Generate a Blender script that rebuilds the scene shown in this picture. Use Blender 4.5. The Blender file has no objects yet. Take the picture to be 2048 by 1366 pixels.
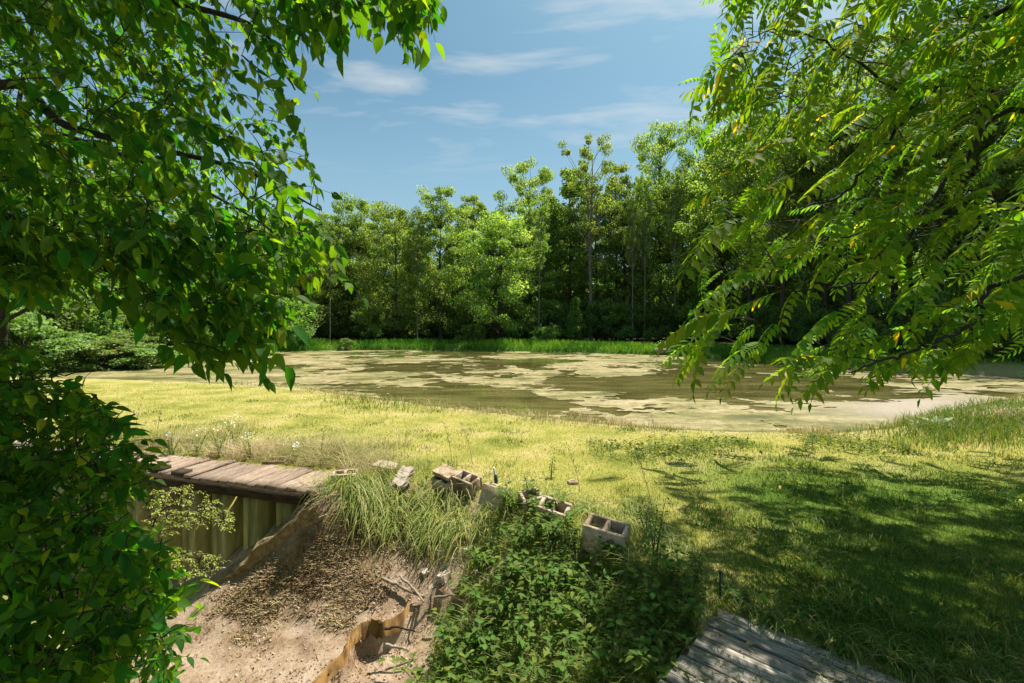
import bpy, math, random
import numpy as np
from mathutils import Vector, Matrix

# ------------------------------------------------------------------ camera, sky, sun, exposure
F, HZ, H = 940.0, 655.0, 1.9          # focal length and horizon of the 2048x1366 photograph, eye height
sc = bpy.context.scene
cam_d = bpy.data.cameras.new('camera'); cam = bpy.data.objects.new('camera', cam_d)
sc.collection.objects.link(cam); sc.camera = cam
cam.location = (0, 0, H); cam.rotation_euler = (math.radians(90), 0, 0)
cam_d.sensor_width = 36; cam_d.lens = 36 * F / 2048; cam_d.shift_y = -28 / 2048
cam_d.clip_start = 0.05; cam_d.clip_end = 2000

SUN_AZ, SUN_EL = math.radians(46), math.radians(66)     # azimuth measured from +X towards +Y
sun_dir = Vector((math.cos(SUN_AZ) * math.cos(SUN_EL), math.sin(SUN_AZ) * math.cos(SUN_EL), math.sin(SUN_EL)))
sd = bpy.data.lights.new('sun', 'SUN'); sun = bpy.data.objects.new('sun', sd); sc.collection.objects.link(sun)
sd.energy = 5.0; sd.angle = math.radians(0.53); sd.color = (1.0, 0.94, 0.83)
sun.rotation_euler = sun_dir.to_track_quat('Z', 'Y').to_euler(); sun.location = (5, 5, 30)

w = bpy.data.worlds.new('World'); sc.world = w; w.use_nodes = True
nt = w.node_tree; nt.nodes.clear()
def N(nt, t, **kw):
    n = nt.nodes.new(t)
    for k, v in kw.items():
        if k.startswith('i_'):
            n.inputs[k[2:].replace('_', ' ')].default_value = v
        else:
            setattr(n, k, v)
    return n
def ramp(nt, stops, interp='LINEAR'):
    r = nt.nodes.new('ShaderNodeValToRGB'); r.color_ramp.interpolation = interp
    els = r.color_ramp.elements
    while len(els) < len(stops): els.new(0.5)
    for e, (p, c) in zip(els, stops):
        e.position = p; e.color = (*c, 1) if len(c) == 3 else c
    return r
def math_n(nt, op, a, b=None, clamp=False):
    m = nt.nodes.new('ShaderNodeMath'); m.operation = op; m.use_clamp = clamp
    for i, v in enumerate((a, b)):
        if v is None: continue
        if isinstance(v, (int, float)): m.inputs[i].default_value = v
        else: nt.links.new(v, m.inputs[i])
    return m.outputs[0]
def mixc(nt, fac, a, b, mode='MIX'):
    m = nt.nodes.new('ShaderNodeMix'); m.data_type = 'RGBA'; m.blend_type = mode
    for i, v in ((0, fac), (6, a), (7, b)):
        if isinstance(v, (int, float)): m.inputs[i].default_value = v
        elif isinstance(v, tuple): m.inputs[i].default_value = (*v, 1) if len(v) == 3 else v
        else: nt.links.new(v, m.inputs[i])
    return m.outputs[2]
L = nt.links.new
sky = N(nt, 'ShaderNodeTexSky', sky_type='NISHITA', sun_disc=False, sun_elevation=SUN_EL,
        sun_rotation=math.radians(90) - SUN_AZ, altitude=0, air_density=1.0, dust_density=2.2, ozone_density=1.0)
tc = N(nt, 'ShaderNodeTexCoord')
sep = N(nt, 'ShaderNodeSeparateXYZ'); L(tc.outputs['Generated'], sep.inputs[0])
zc = math_n(nt, 'MAXIMUM', sep.outputs[2], 0.04)
cx, cy = math_n(nt, 'DIVIDE', sep.outputs[0], zc), math_n(nt, 'DIVIDE', sep.outputs[1], zc)
cmb = N(nt, 'ShaderNodeCombineXYZ'); L(cx, cmb.inputs[0]); L(cy, cmb.inputs[1])
mp = N(nt, 'ShaderNodeMapping'); mp.inputs['Location'].default_value = (4.2, 1.64, 0); mp.inputs['Rotation'].default_value = (0, 0, 0.35)
mp.inputs['Scale'].default_value = (1.0, 2.2, 1); L(cmb.outputs[0], mp.inputs[0])
n1 = N(nt, 'ShaderNodeTexNoise', i_Scale=1.15, i_Detail=9.0, i_Roughness=0.55, i_Distortion=0.35); L(mp.outputs[0], n1.inputs['Vector'])
cr = ramp(nt, [(0.52, (0, 0, 0)), (0.72, (1, 1, 1))]); L(n1.outputs[0], cr.inputs[0])
hz = math_n(nt, 'MULTIPLY', math_n(nt, 'SUBTRACT', sep.outputs[2], 0.28), 6.0, True)
cf = math_n(nt, 'MULTIPLY', math_n(nt, 'MULTIPLY', cr.outputs[0], hz), 0.75)
tint = mixc(nt, 1.0, sky.outputs[0], (0.80, 1.17, 1.12), 'MULTIPLY')
pale = math_n(nt, 'MULTIPLY', math_n(nt, 'DIVIDE', math_n(nt, 'SUBTRACT', .46, sep.outputs[2]), .46, True), .85)
skyc = mixc(nt, cf, mixc(nt, pale, tint, (4.3, 6.2, 7.5)), (7.5, 7.7, 7.6))
bg = N(nt, 'ShaderNodeBackground'); bg.inputs['Strength'].default_value = 0.056; L(skyc, bg.inputs[0])
wo = N(nt, 'ShaderNodeOutputWorld'); L(bg.outputs[0], wo.inputs[0])

sc.view_settings.view_transform = 'Standard'; sc.view_settings.look = 'None'
sc.view_settings.exposure = 0.98; sc.view_settings.gamma = 1.0
sc.render.engine = 'CYCLES'
sc.cycles.max_bounces = 7; sc.cycles.diffuse_bounces = 3; sc.cycles.transmission_bounces = 4; sc.cycles.glossy_bounces = 2
sc.cycles.use_denoising = True

# ------------------------------------------------------------------ helpers
rng = np.random.default_rng(11)
col = sc.collection
def P(px, py, Y): return np.array([(px - 1024) / F * Y, Y, H - (py - HZ) / F * Y])
def proj(V):
    V = np.asarray(V); y = np.maximum(V[..., 1], 0.05)
    return 1024 + V[..., 0] / y * F, HZ - (V[..., 2] - H) / y * F
def nrm(v): return v / np.maximum(np.linalg.norm(v, axis=-1, keepdims=True), 1e-9)
def sstep(a, b, x):
    t = np.clip((x - a) / (b - a), 0, 1); return t * t * (3 - 2 * t)
def inpoly(x, y, poly):
    x = np.asarray(x); y = np.asarray(y); r = np.zeros(x.shape, bool); n = len(poly)
    for i in range(n):
        x0, y0 = poly[i]; x1, y1 = poly[(i + 1) % n]
        if y0 == y1: continue
        c = ((y0 > y) != (y1 > y)) & (x < (x1 - x0) * (y - y0) / (y1 - y0) + x0); r ^= c
    return r
def dline(x, y, pts, closed=False):
    d = np.full(np.shape(x), 1e9); n = len(pts)
    for i in range(n if closed else n - 1):
        ax, ay = pts[i]; bx, by = pts[(i + 1) % n]; dx, dy = bx - ax, by - ay
        t = np.clip(((x - ax) * dx + (y - ay) * dy) / max(dx * dx + dy * dy, 1e-9), 0, 1)
        d = np.minimum(d, np.hypot(x - ax - t * dx, y - ay - t * dy))
    return d
_tab = np.random.default_rng(5).random((256, 256))
def vnoise(x, y):
    xi = np.floor(x).astype(int); yi = np.floor(y).astype(int); fx = x - xi; fy = y - yi
    fx = fx * fx * (3 - 2 * fx); fy = fy * fy * (3 - 2 * fy)
    g = lambda a, b: _tab[a & 255, b & 255]
    return (g(xi, yi) * (1 - fx) + g(xi + 1, yi) * fx) * (1 - fy) + (g(xi, yi + 1) * (1 - fx) + g(xi + 1, yi + 1) * fx) * fy
def fbm(x, y, o=4):
    s = 0; a = 0.5; t = 0
    for k in range(o):
        s = s + a * vnoise(x * 2 ** k + 17.3 * k, y * 2 ** k + 9.1 * k); t += a; a *= 0.5
    return s / t
def chaikin(p, n=2):
    p = np.array(p, float)
    for _ in range(n):
        q = np.roll(p, -1, 0); p = np.stack([p * .75 + q * .25, p * .25 + q * .75], 1).reshape(-1, 2)
    return p
def mesh_np(name, V, Fs, mat=None, attrs=None, smooth=False):
    me = bpy.data.meshes.new(name); V = np.asarray(V, np.float32).reshape(-1, 3)
    if not isinstance(Fs, list): Fs = [Fs]
    Fs = [np.asarray(f, np.int32) for f in Fs if len(f)]
    me.vertices.add(len(V)); me.vertices.foreach_set('co', V.ravel())
    idx = np.concatenate([f.ravel() for f in Fs]); tot = np.concatenate([np.full(len(f), f.shape[1]) for f in Fs])
    me.loops.add(len(idx)); me.loops.foreach_set('vertex_index', idx)
    me.polygons.add(len(tot)); me.polygons.foreach_set('loop_start', np.concatenate([[0], np.cumsum(tot)[:-1]]).astype(np.int32))
    if smooth: me.polygons.foreach_set('use_smooth', np.ones(len(tot), bool))
    me.update(calc_edges=True)
    for k, v in (attrs or {}).items():
        a = me.attributes.new(k, 'FLOAT', 'POINT'); a.data.foreach_set('value', np.asarray(v, np.float32))
    if mat: me.materials.append(mat)
    return me
def ob(name, me, parent=None, loc=None):
    o = bpy.data.objects.new(name, me); col.objects.link(o)
    if parent is not None: o.parent = parent
    if loc is not None: o.location = loc
    return o
def tag(o, label, cat, group=None, kind=None):
    if label: o['label'] = label
    if cat: o['category'] = cat
    if group: o['group'] = group
    if kind: o['kind'] = kind
    return o
def thing(name, loc, label, cat, group=None): return tag(ob(name, None, None, tuple(map(float, loc))), label, cat, group)
class MB:
    """collects shapes as one mesh"""
    def __init__(s): s.V = []; s.F3 = []; s.F4 = []; s.n = 0
    def add(s, V, F3=None, F4=None):
        V = np.asarray(V, float).reshape(-1, 3)
        if F3 is not None and len(F3): s.F3.append(np.asarray(F3) + s.n)
        if F4 is not None and len(F4): s.F4.append(np.asarray(F4) + s.n)
        s.V.append(V); s.n += len(V)
    def tube(s, pts, rad, k=6, cap=True):
        pts = np.asarray(pts, float); rad = np.broadcast_to(rad, (len(pts),)); m = len(pts)
        t = nrm(np.gradient(pts, axis=0)); a = np.array([0, 0, 1.]) if abs(t[0][2]) < .9 else np.array([1., 0, 0])
        u = nrm(np.cross(t, a)); v = np.cross(t, u)
        th = np.arange(k) * 2 * np.pi / k
        V = pts[:, None] + rad[:, None, None] * (np.cos(th)[None, :, None] * u[:, None] + np.sin(th)[None, :, None] * v[:, None])
        i = np.arange(m - 1)[:, None] * k + np.arange(k); j = np.arange(m - 1)[:, None] * k + (np.arange(k) + 1) % k
        q = np.stack([i, j, j + k, i + k], -1).reshape(-1, 4)
        s.add(V.reshape(-1, 3), None, q)
        if cap:
            b = s.n - m * k
            s.F3.append(np.array([[b + (m - 1) * k, b + (m - 1) * k + x, b + (m - 1) * k + x + 1] for x in range(1, k - 1)]))
    def hull8(s, c):   # 8 corners: bottom 4, top 4
        s.add(c, None, [[3, 2, 1, 0], [4, 5, 6, 7], [0, 1, 5, 4], [1, 2, 6, 5], [2, 3, 7, 6], [3, 0, 4, 7]])
    def box(s, cen, size, R=None, jit=0):
        sx, sy, sz = np.array(size) / 2
        c = np.array([[-sx, -sy, -sz], [sx, -sy, -sz], [sx, sy, -sz], [-sx, sy, -sz], [-sx, -sy, sz], [sx, -sy, sz], [sx, sy, sz], [-sx, sy, sz]])
        if jit: c = c + rng.normal(0, jit, c.shape)
        if R is not None: c = c @ np.asarray(R).T
        s.hull8(c + np.array(cen))
    def mesh(s, name, mat, attrs=None, smooth=False):
        Fs = []
        if s.F3: Fs.append(np.concatenate(s.F3))
        if s.F4: Fs.append(np.concatenate(s.F4))
        return mesh_np(name, np.concatenate(s.V), Fs, mat, attrs, smooth)
    def build(s, name, mat, parent=None, loc=None, smooth=False): return ob(name, s.mesh(name, mat, None, smooth), parent, loc)
def rot(x=0, y=0, z=0): return np.array(Matrix.Rotation(z, 3, 'Z') @ Matrix.Rotation(y, 3, 'Y') @ Matrix.Rotation(x, 3, 'X'))
def bez(p0, p1, p2, n=8):
    t = np.linspace(0, 1, n)[:, None]; return (1 - t) ** 2 * p0 + 2 * t * (1 - t) * p1 + t * t * p2
def spline(pts, n=6):
    pts = np.asarray(pts, float); out = []; q = np.vstack([2 * pts[0] - pts[1], pts, 2 * pts[-1] - pts[-2]])
    for i in range(1, len(q) - 2):
        for t in np.linspace(0, 1, n, endpoint=False):
            a, b, c, d = q[i - 1], q[i], q[i + 1], q[i + 2]
            out.append(.5 * (2 * b + (c - a) * t + (2 * a - 5 * b + 4 * c - d) * t * t + (3 * b - a - 3 * c + d) * t ** 3))
    out.append(pts[-1]); return np.array(out)
def stamp(TV, TF, M, off, rnd):
    n, k = len(M), len(TV)
    V = (np.einsum('nij,kj->nki', M, TV) + off[:, None]).reshape(-1, 3)
    add = (np.arange(n) * k)[:, None, None]
    return V, [(f[None] + add).reshape(-1, f.shape[1]) for f in TF], np.repeat(rnd, k)
def frames(d, n, s):
    d = nrm(d); x = nrm(np.cross(d, n)); z = np.cross(x, d); x = x * rng.uniform(.78, 1.15, (len(x), 1))
    s = np.asarray(s); s = s[:, None] if s.ndim == 1 else s
    return np.stack([x * s, d * s, z * s], -1)

# ------------------------------------------------------------------ materials
def mat_new(name):
    m = bpy.data.materials.new(name); m.use_nodes = True; m.node_tree.nodes.clear(); return m, m.node_tree
def mat_out(nt, sh):
    o = nt.nodes.new('ShaderNodeOutputMaterial'); nt.links.new(sh, o.inputs[0])
def attr(nt, name):
    a = nt.nodes.new('ShaderNodeAttribute'); a.attribute_name = name; return a.outputs['Fac']
def leaf_mat(name, stops, trans=(1.6, 1.9, .5), tfac=.45, rough=.52, spec=.24, objvar=.3, hue=.02):
    m, nt = mat_new(name); L = nt.links.new
    r = ramp(nt, stops)
    oi = nt.nodes.new('ShaderNodeObjectInfo')
    v = math_n(nt, 'FRACT', math_n(nt, 'ADD', attr(nt, 'rnd'), math_n(nt, 'MULTIPLY', oi.outputs['Random'], 0.0 if objvar < .5 else 1.0)))
    L(v, r.inputs[0])
    hs = nt.nodes.new('ShaderNodeHueSaturation'); L(r.outputs[0], hs.inputs['Color'])
    L(math_n(nt, 'ADD', math_n(nt, 'MULTIPLY', oi.outputs['Random'], objvar), 1 - objvar / 2), hs.inputs['Value'])
    L(math_n(nt, 'ADD', math_n(nt, 'MULTIPLY', oi.outputs['Random'], hue * 2), .5 - hue), hs.inputs['Hue'])
    p = N(nt, 'ShaderNodeBsdfPrincipled'); L(hs.outputs[0], p.inputs['Base Color'])
    p.inputs['Roughness'].default_value = rough; p.inputs['Specular IOR Level'].default_value = spec
    t = nt.nodes.new('ShaderNodeBsdfTranslucent'); L(mixc(nt, 1.0, hs.outputs[0], trans, 'MULTIPLY'), t.inputs[0])
    mx = nt.nodes.new('ShaderNodeMixShader'); mx.inputs[0].default_value = tfac
    L(p.outputs[0], mx.inputs[1]); L(t.outputs[0], mx.inputs[2]); mat_out(nt, mx.outputs[0]); return m
def noise_mat(name, stops, scale=8, detail=6, rough=.85, bump=.3, stretch=(1, 1, 1), objvar=.25, spec=.25, stops2=None, scale2=1.5):
    m, nt = mat_new(name); L = nt.links.new
    tc = nt.nodes.new('ShaderNodeTexCoord'); mp = nt.nodes.new('ShaderNodeMapping'); mp.inputs['Scale'].default_value = stretch
    oi = nt.nodes.new('ShaderNodeObjectInfo')
    ad = nt.nodes.new('ShaderNodeVectorMath'); ad.operation = 'ADD'; L(tc.outputs['Object'], ad.inputs[0])
    sc_ = nt.nodes.new('ShaderNodeVectorMath'); sc_.operation = 'SCALE'; sc_.inputs[0].default_value = (7, 5, 3); L(oi.outputs['Random'], sc_.inputs['Scale'])
    L(sc_.outputs[0], ad.inputs[1]); L(ad.outputs[0], mp.inputs[0])
    n = N(nt, 'ShaderNodeTexNoise', i_Scale=scale, i_Detail=detail, i_Roughness=.62); L(mp.outputs[0], n.inputs['Vector'])
    r = ramp(nt, stops); L(n.outputs[0], r.inputs[0]); c = r.outputs[0]
    if stops2:
        n2 = N(nt, 'ShaderNodeTexNoise', i_Scale=scale2, i_Detail=4.0); L(mp.outputs[0], n2.inputs['Vector'])
        r2 = ramp(nt, stops2); L(n2.outputs[0], r2.inputs[0]); c = mixc(nt, 1.0, c, r2.outputs[0], 'MULTIPLY')
    hs = nt.nodes.new('ShaderNodeHueSaturation'); L(c, hs.inputs['Color'])
    L(math_n(nt, 'ADD', math_n(nt, 'MULTIPLY', oi.outputs['Random'], objvar), 1 - objvar / 2), hs.inputs['Value'])
    p = N(nt, 'ShaderNodeBsdfPrincipled'); L(hs.outputs[0], p.inputs['Base Color'])
    p.inputs['Roughness'].default_value = rough; p.inputs['Specular IOR Level'].default_value = spec
    if bump:
        b = nt.nodes.new('ShaderNodeBump'); b.inputs['Strength'].default_value = bump; b.inputs['Distance'].default_value = .02
        L(n.outputs[0], b.inputs['Height']); L(b.outputs[0], p.inputs['Normal'])
    mat_out(nt, p.outputs[0]); return m

M = {}
M['leaf_near'] = leaf_mat('leaf_near', [(0, (.016, .070, .012)), (.55, (.034, .108, .016)), (.93, (.075, .155, .018)), (1, (.16, .19, .02))], (3.9, 3.7, .40), .54, rough=.6, spec=.13, objvar=.3)
M['leaf_one'] = leaf_mat('leaf_one', [(0, (.016, .070, .012)), (.55, (.034, .108, .016)), (.93, (.075, .155, .018)), (1, (.16, .19, .02))], (3.9, 3.7, .40), .54, rough=.6, spec=.13, objvar=.5)
M['leaf_walnut'] = leaf_mat('leaf_walnut', [(0, (.038, .10, .014)), (.5, (.075, .145, .018)), (.985, (.13, .19, .024)), (.995, (.36, .28, .03)), (1, (.40, .28, .03))], (3.6, 3.2, .4), .54, rough=.65, spec=.10, objvar=.3)
M['leaf_bush'] = leaf_mat('leaf_bush', [(0, (.06, .125, .020)), (.6, (.095, .165, .026)), (1, (.17, .22, .035))], (2.0, 2.0, .5), .42, rough=.6, spec=.15, objvar=.5)
M['leaf_pale'] = leaf_mat('leaf_pale', [(0, (.22, .28, .055)), (1, (.40, .44, .11))], (1.5, 1.5, .5), .38, objvar=.3)
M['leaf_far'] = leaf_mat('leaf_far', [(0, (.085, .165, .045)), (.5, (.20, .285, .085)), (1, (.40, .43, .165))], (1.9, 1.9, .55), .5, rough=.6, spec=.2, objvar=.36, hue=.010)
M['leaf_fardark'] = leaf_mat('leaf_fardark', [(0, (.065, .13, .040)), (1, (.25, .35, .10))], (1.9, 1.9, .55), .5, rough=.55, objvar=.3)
M['leaf_shrub'] = leaf_mat('leaf_shrub', [(0, (.10, .18, .045)), (.93, (.25, .32, .10)), (.97, (.30, .24, .05)), (1, (.35, .12, .03))], (1.5, 1.6, .5), .35, objvar=.3)
M['bark'] = noise_mat('bark', [(.3, (.028, .021, .015)), (.7, (.10, .08, .058))], 14, 6, .9, .6, (1, 1, .25))
M['bark_pale'] = noise_mat('bark_pale', [(.3, (.10, .085, .065)), (.7, (.30, .265, .21))], 9, 6, .9, .5, (1, 1, .25))
M['twig'] = noise_mat('twig', [(.3, (.012, .009, .006)), (.7, (.040, .031, .02))], 20, 4, .8, .3)
M['stem'] = noise_mat('stem', [(.3, (.06, .09, .02)), (.7, (.14, .15, .05))], 20, 3, .7, 0)
M['plank'] = noise_mat('plank', [(.28, (.09, .06, .042)), (.5, (.29, .21, .155)), (.72, (.43, .33, .255))], 9, 8, .85, .5, (12, 1.2, 12), .45)
M['deck'] = noise_mat('deck', [(.30, (.06, .052, .04)), (.5, (.23, .20, .165)), (.70, (.45, .40, .33))], 7, 8, .8, .6, (1.0, 14, 14), .5)
M['beam'] = noise_mat('beam', [(.3, (.018, .013, .008)), (.7, (.075, .056, .034))], 8, 6, .9, .4, (1, 1, 4))
M['vinyl'] = noise_mat('vinyl', [(.3, (.28, .225, .055)), (.7, (.46, .385, .12))], 4, 6, .55, .15, (3, 3, .6), .25, .35, [(.3, (.65, .62, .5)), (.62, (1, 1, 1))], 2.0)
M['vinyl_rust'] = noise_mat('vinyl_rust', [(.3, (.17, .085, .022)), (.7, (.33, .195, .065))], 7, 7, .7, .3, (2, 2, 1), .25, .25, [(.36, (.35, .32, .3)), (.6, (1, 1, 1))], 5.0)
M['concrete'] = noise_mat('concrete', [(.26, (.22, .165, .115)), (.48, (.47, .37, .28)), (.8, (.60, .49, .39))], 26, 9, .95, .9, (1, 1, 1), .3, .15, [(.34, (.40, .37, .26)), (.46, (.80, .75, .65)), (.60, (1, 1, 1))], 7)
M['stone'] = noise_mat('stone', [(.25, (.26, .20, .15)), (.5, (.44, .36, .285)), (.8, (.58, .49, .40))], 14, 9, .92, .9, (1, 1, 1), .2)
M['mudstone'] = noise_mat('mudstone', [(.3, (.09, .065, .03)), (.55, (.24, .18, .09)), (.8, (.40, .32, .20))], 16, 9, .95, 1.0)
M['stick'] = noise_mat('stick', [(.3, (.14, .10, .07)), (.7, (.36, .29, .22))], 18, 6, .9, .4)
M['metal_dark'] = noise_mat('metal_dark', [(.3, (.012, .011, .009)), (.7, (.05, .04, .03))], 30, 4, .6, .2)
M['green_paint'] = noise_mat('green_paint', [(.3, (.01, .03, .02)), (.7, (.03, .07, .045))], 20, 4, .5, .1)
M['white'] = noise_mat('white', [(.3, (.55, .55, .5)), (.7, (.8, .8, .76))], 20, 4, .7, 0)
def blade_mat(name, stops, tfac=.35, trans=(1.5, 1.5, .6)):
    return leaf_mat(name, stops, trans, tfac, .55, .25, objvar=0, hue=0)
M['lawn'] = blade_mat('lawn', [(0, (.11, .165, .026)), (.35, (.24, .265, .052)), (.7, (.38, .345, .10)), (1, (.50, .40, .20))])
M['lush'] = blade_mat('lush', [(0, (.038, .105, .013)), (.55, (.085, .165, .022)), (.8, (.20, .225, .045)), (1, (.29, .22, .10))])  # greener grass, its colour also lowered to deepen the tree's shade
M['straw'] = blade_mat('straw', [(0, (.13, .19, .035)), (.35, (.33, .30, .11)), (1, (.52, .41, .26))], .25, (1.2, 1.1, .8))
M['longgrass'] = blade_mat('longgrass', [(0, (.10, .17, .03)), (.55, (.24, .29, .06)), (1, (.46, .40, .17))])
M['moss'] = blade_mat('moss', [(0, (.09, .06, .028)), (.35, (.25, .165, .085)), (.7, (.42, .30, .185)), (.86, (.27, .25, .07)), (1, (.52, .40, .27))], .12, (1.2, 1.1, .8))
M['deadleaf'] = blade_mat('deadleaf', [(0, (.10, .06, .035)), (.5, (.28, .18, .12)), (1, (.46, .34, .25))], .2, (1.2, 1, .8))
M['fargrass'] = blade_mat('fargrass', [(0, (.05, .16, .014)), (.6, (.15, .32, .03)), (1, (.40, .44, .08))])
M['litter'] = blade_mat('litter', [(0, (.05, .06, .025)), (.6, (.11, .125, .05)), (1, (.25, .21, .11))], .1)

# ------------------------------------------------------------------ terrain
def dprime(x, y, off=0): return (x - DC[0]) * DV[0] + (y - DC[1]) * DV[1]
DC = np.array([1.42, 3.18]); DU = nrm(np.array([-.70, -.74])); DV = np.array([-DU[1], DU[0]]) * 1.0   # deck corner, long axis, plank axis
if DV[0] < 0: DV = -DV
def ondeck(x, y):
    a = (x - DC[0]) * DU[0] + (y - DC[1]) * DU[1]; b_ = (x - DC[0]) * DV[0] + (y - DC[1]) * DV[1]; return (a > 0) & (b_ > 0) & (b_ < 2.45)
def wpt(px, py, z=-.35): Y = (H - z) * F / (py - HZ); return ((px - 1024) / F * Y, Y)
POND = chaikin([wpt(-300, 768), wpt(0, 768), wpt(200, 768), wpt(400, 777), wpt(615, 786), wpt(720, 803), wpt(840, 818), wpt(950, 834), wpt(1100, 849), wpt(1300, 872),
        wpt(1500, 882), wpt(1700, 880), wpt(1800, 864), wpt(1900, 838), wpt(2048, 806), (23, 16.5), (26, 19), (22.5, 21.5), (19, 26), (17, 31), (14.5, 37), (8, 41.5), (-1, 45), (-13, 47),
        (-21, 44.5), (-23.5, 36), (-20, 29), (-19.5, 26.5), (-23, 25), (-30, 25)], 2)
WALL0 = np.array([-2.30, 5.56]); WU = np.array([-.957, .29]); WV = np.array([.29, .957])
CURVY = [(630, 1366, -.92), (661, 1330, -.88), (687, 1306, -.85), (696, 1290, -.83), (699, 1269, -.80), (709, 1260, -.79), (722, 1249, -.77),
         (743, 1241, -.755), (765, 1245, -.74), (787, 1236, -.72), (807, 1225, -.70), (818, 1206, -.68)]
CURVY3 = np.array([P(a, b, (H - z) * F / (b - HZ)) for a, b, z in CURVY])
w12 = WALL0 + 13 * WU + .26 * WV; w0_ = WALL0 + .26 * WV
CREST = [tuple(w12), tuple(w0_), (-1.75, 5.85), (-1.0, 5.9), (-.4, 5.45), (.1, 4.95), (.5, 4.4), (.95, 3.75), (1.35, 3.2), (1.0, 2.5), (.5, 1.6), (-.2, .6), (-.8, -.6)]
RAVINE = CREST + [(-16, -.6)]
cps = [P(*a) for a in [(640, 1000, 5.3), (540, 1080, 5.5), (420, 1150, 5.75), (720, 1060, 5.25), (600, 1150, 4.95), (750, 1150, 4.75), (900, 1090, 4.9), (830, 1215, 4.42),
       (600, 1250, 4.5), (480, 1250, 4.7), (620, 1366, 3.80), (430, 1366, 4.1), (300, 1366, 4.3), (900, 1300, 3.8), (1000, 1200, 4.1), (1100, 1366, 3.25), (1150, 1200, 3.85), (1250, 1366, 2.95), (900, 1366, 3.55)]]
cps += [np.array(a) for a in [(-5, 6, -1.65), (-5, 4, -1.7), (-4, 2.5, -1.65), (-2.5, 2.5, -1.55), (-1.3, 2.4, -1.35), (-7, 6, -1.75), (-7, 3, -1.7), (-9, 7.5, -1.75), (-1, .5, -1.2),
        (-1.75, 5.85, -.02), (-.4, 5.45, -.02), (.5, 4.4, -.02), (1.35, 3.2, -.02), (.3, 1.6, -.5)]]
cps = np.array(cps)
def _U(r2): return np.where(r2 > 1e-12, r2 * np.log(np.maximum(r2, 1e-12)), 0)
_n = len(cps); _K = _U(((cps[:, None, :2] - cps[None, :, :2]) ** 2).sum(-1)) + np.eye(_n) * .02
_Pm = np.c_[np.ones(_n), cps[:, :2]]; _A = np.block([[_K, _Pm], [_Pm.T, np.zeros((3, 3))]])
_w = np.linalg.solve(_A, np.r_[cps[:, 2], 0, 0, 0])
def tps(x, y):
    s = _w[_n] + _w[_n + 1] * x + _w[_n + 2] * y
    for i in range(_n): s = s + _w[i] * _U((x - cps[i, 0]) ** 2 + (y - cps[i, 1]) ** 2)
    return s
SAND = [tuple(p[:2]) for p in CURVY3[:-1]] + [(-.75, 4.5), (-.2, 4.1), (.1, 3.2), (-.8, 2.8), (-1.75, 3.2)]
def hgt(x, y, rough=True):
    x = np.asarray(x, float); y = np.asarray(y, float)
    z = .05 * (fbm(x * .35 + 3, y * .35) - .5) + .30 * sstep(30, 46, y) + .25 * sstep(14, 26, x) * sstep(8, 16, y)
    z = z + .22 * sstep(5.5, 10, x) * sstep(7, 9, y) * (1 - sstep(12, 16, y))
    dk_ = ondeck(x, y)
    d = dline(x, y, POND, True); d = np.where(inpoly(x, y, POND), -d, d)
    t = sstep(-1.3, 1.1, d + .25 * (fbm(x * 1.1, y * 1.1) - .5)); z = z * t - .80 * (1 - t)
    m = (x < 2) & (y < 10); m &= inpoly(x, y, RAVINE)
    if m.any():
        xm, ym = x[m], y[m]; dc = dline(xm, ym, CREST)
        zr = np.clip(tps(xm, ym), -1.8, .0)
        s = inpoly(xm, ym, SAND); dw = dline(xm, ym, [tuple(p[:2]) for p in CURVY3])
        zr = zr - np.where(s, .18 * sstep(-.02, .05, dw) * (1 - .6 * sstep(.3, .8, dw)), 0)
        if rough: zr = zr + .05 * (fbm(xm * 5, ym * 5) - .5) + .02 * (fbm(xm * 22, ym * 22, 2) - .5)
        z[m] = z[m] + (zr - z[m]) * sstep(0, .10, dc)
    return np.where(dk_, np.minimum(z, -.12), z)
def axis(segs):
    out = []
    for a, b, s in segs: out.append(np.arange(a, b, s))
    return np.unique(np.round(np.concatenate(out + [[segs[-1][1]]]), 4))
gx = axis([(-400, -120, 40), (-120, -40, 8), (-40, -14, 1.2), (-14, -5.6, .25), (-5.6, 2.2, .042), (2.2, 9, .14), (9, 26, .5), (26, 40, 1.2), (40, 120, 8), (120, 400, 40)])
gy = axis([(-60, -2, 6), (-2, 2.2, .3), (2.2, 6.5, .042), (6.5, 14, .12), (14, 50, .5), (50, 80, 1.5), (80, 200, 12), (200, 600, 50)])
GX, GY = np.meshgrid(gx, gy); GZ = hgt(GX.ravel(), GY.ravel())
GV = np.c_[GX.ravel(), GY.ravel(), GZ]; nx = len(gx); ny = len(gy)
ii = (np.arange(ny - 1)[:, None] * nx + np.arange(nx - 1)).ravel(); GF = np.stack([ii, ii + 1, ii + nx + 1, ii + nx], -1)
px, py = proj(GV)
MOSS = [(415, 1160), (520, 1075), (600, 1020), (680, 1000), (800, 1000), (890, 1040), (880, 1100), (825, 1130), (800, 1170), (760, 1215), (720, 1275), (670, 1270), (620, 1235), (580, 1240), (530, 1290), (470, 1290), (410, 1230)]
rav = (inpoly(GV[:, 0], GV[:, 1], RAVINE) & (GV[:, 1] > .5)).astype(float)
mossw = rav * np.where(inpoly(px, py, MOSS), .18 + .62 * sstep(0, 130, dline(px, py, MOSS, True)), .25 * sstep(45, 0, dline(px, py, MOSS, True)))
dpond = dline(GV[:, 0], GV[:, 1], POND, True); dpond = np.where(inpoly(GV[:, 0], GV[:, 1], POND), -dpond, dpond)
m, nt = mat_new('ground'); L = nt.links.new
geo = nt.nodes.new('ShaderNodeNewGeometry')
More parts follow.
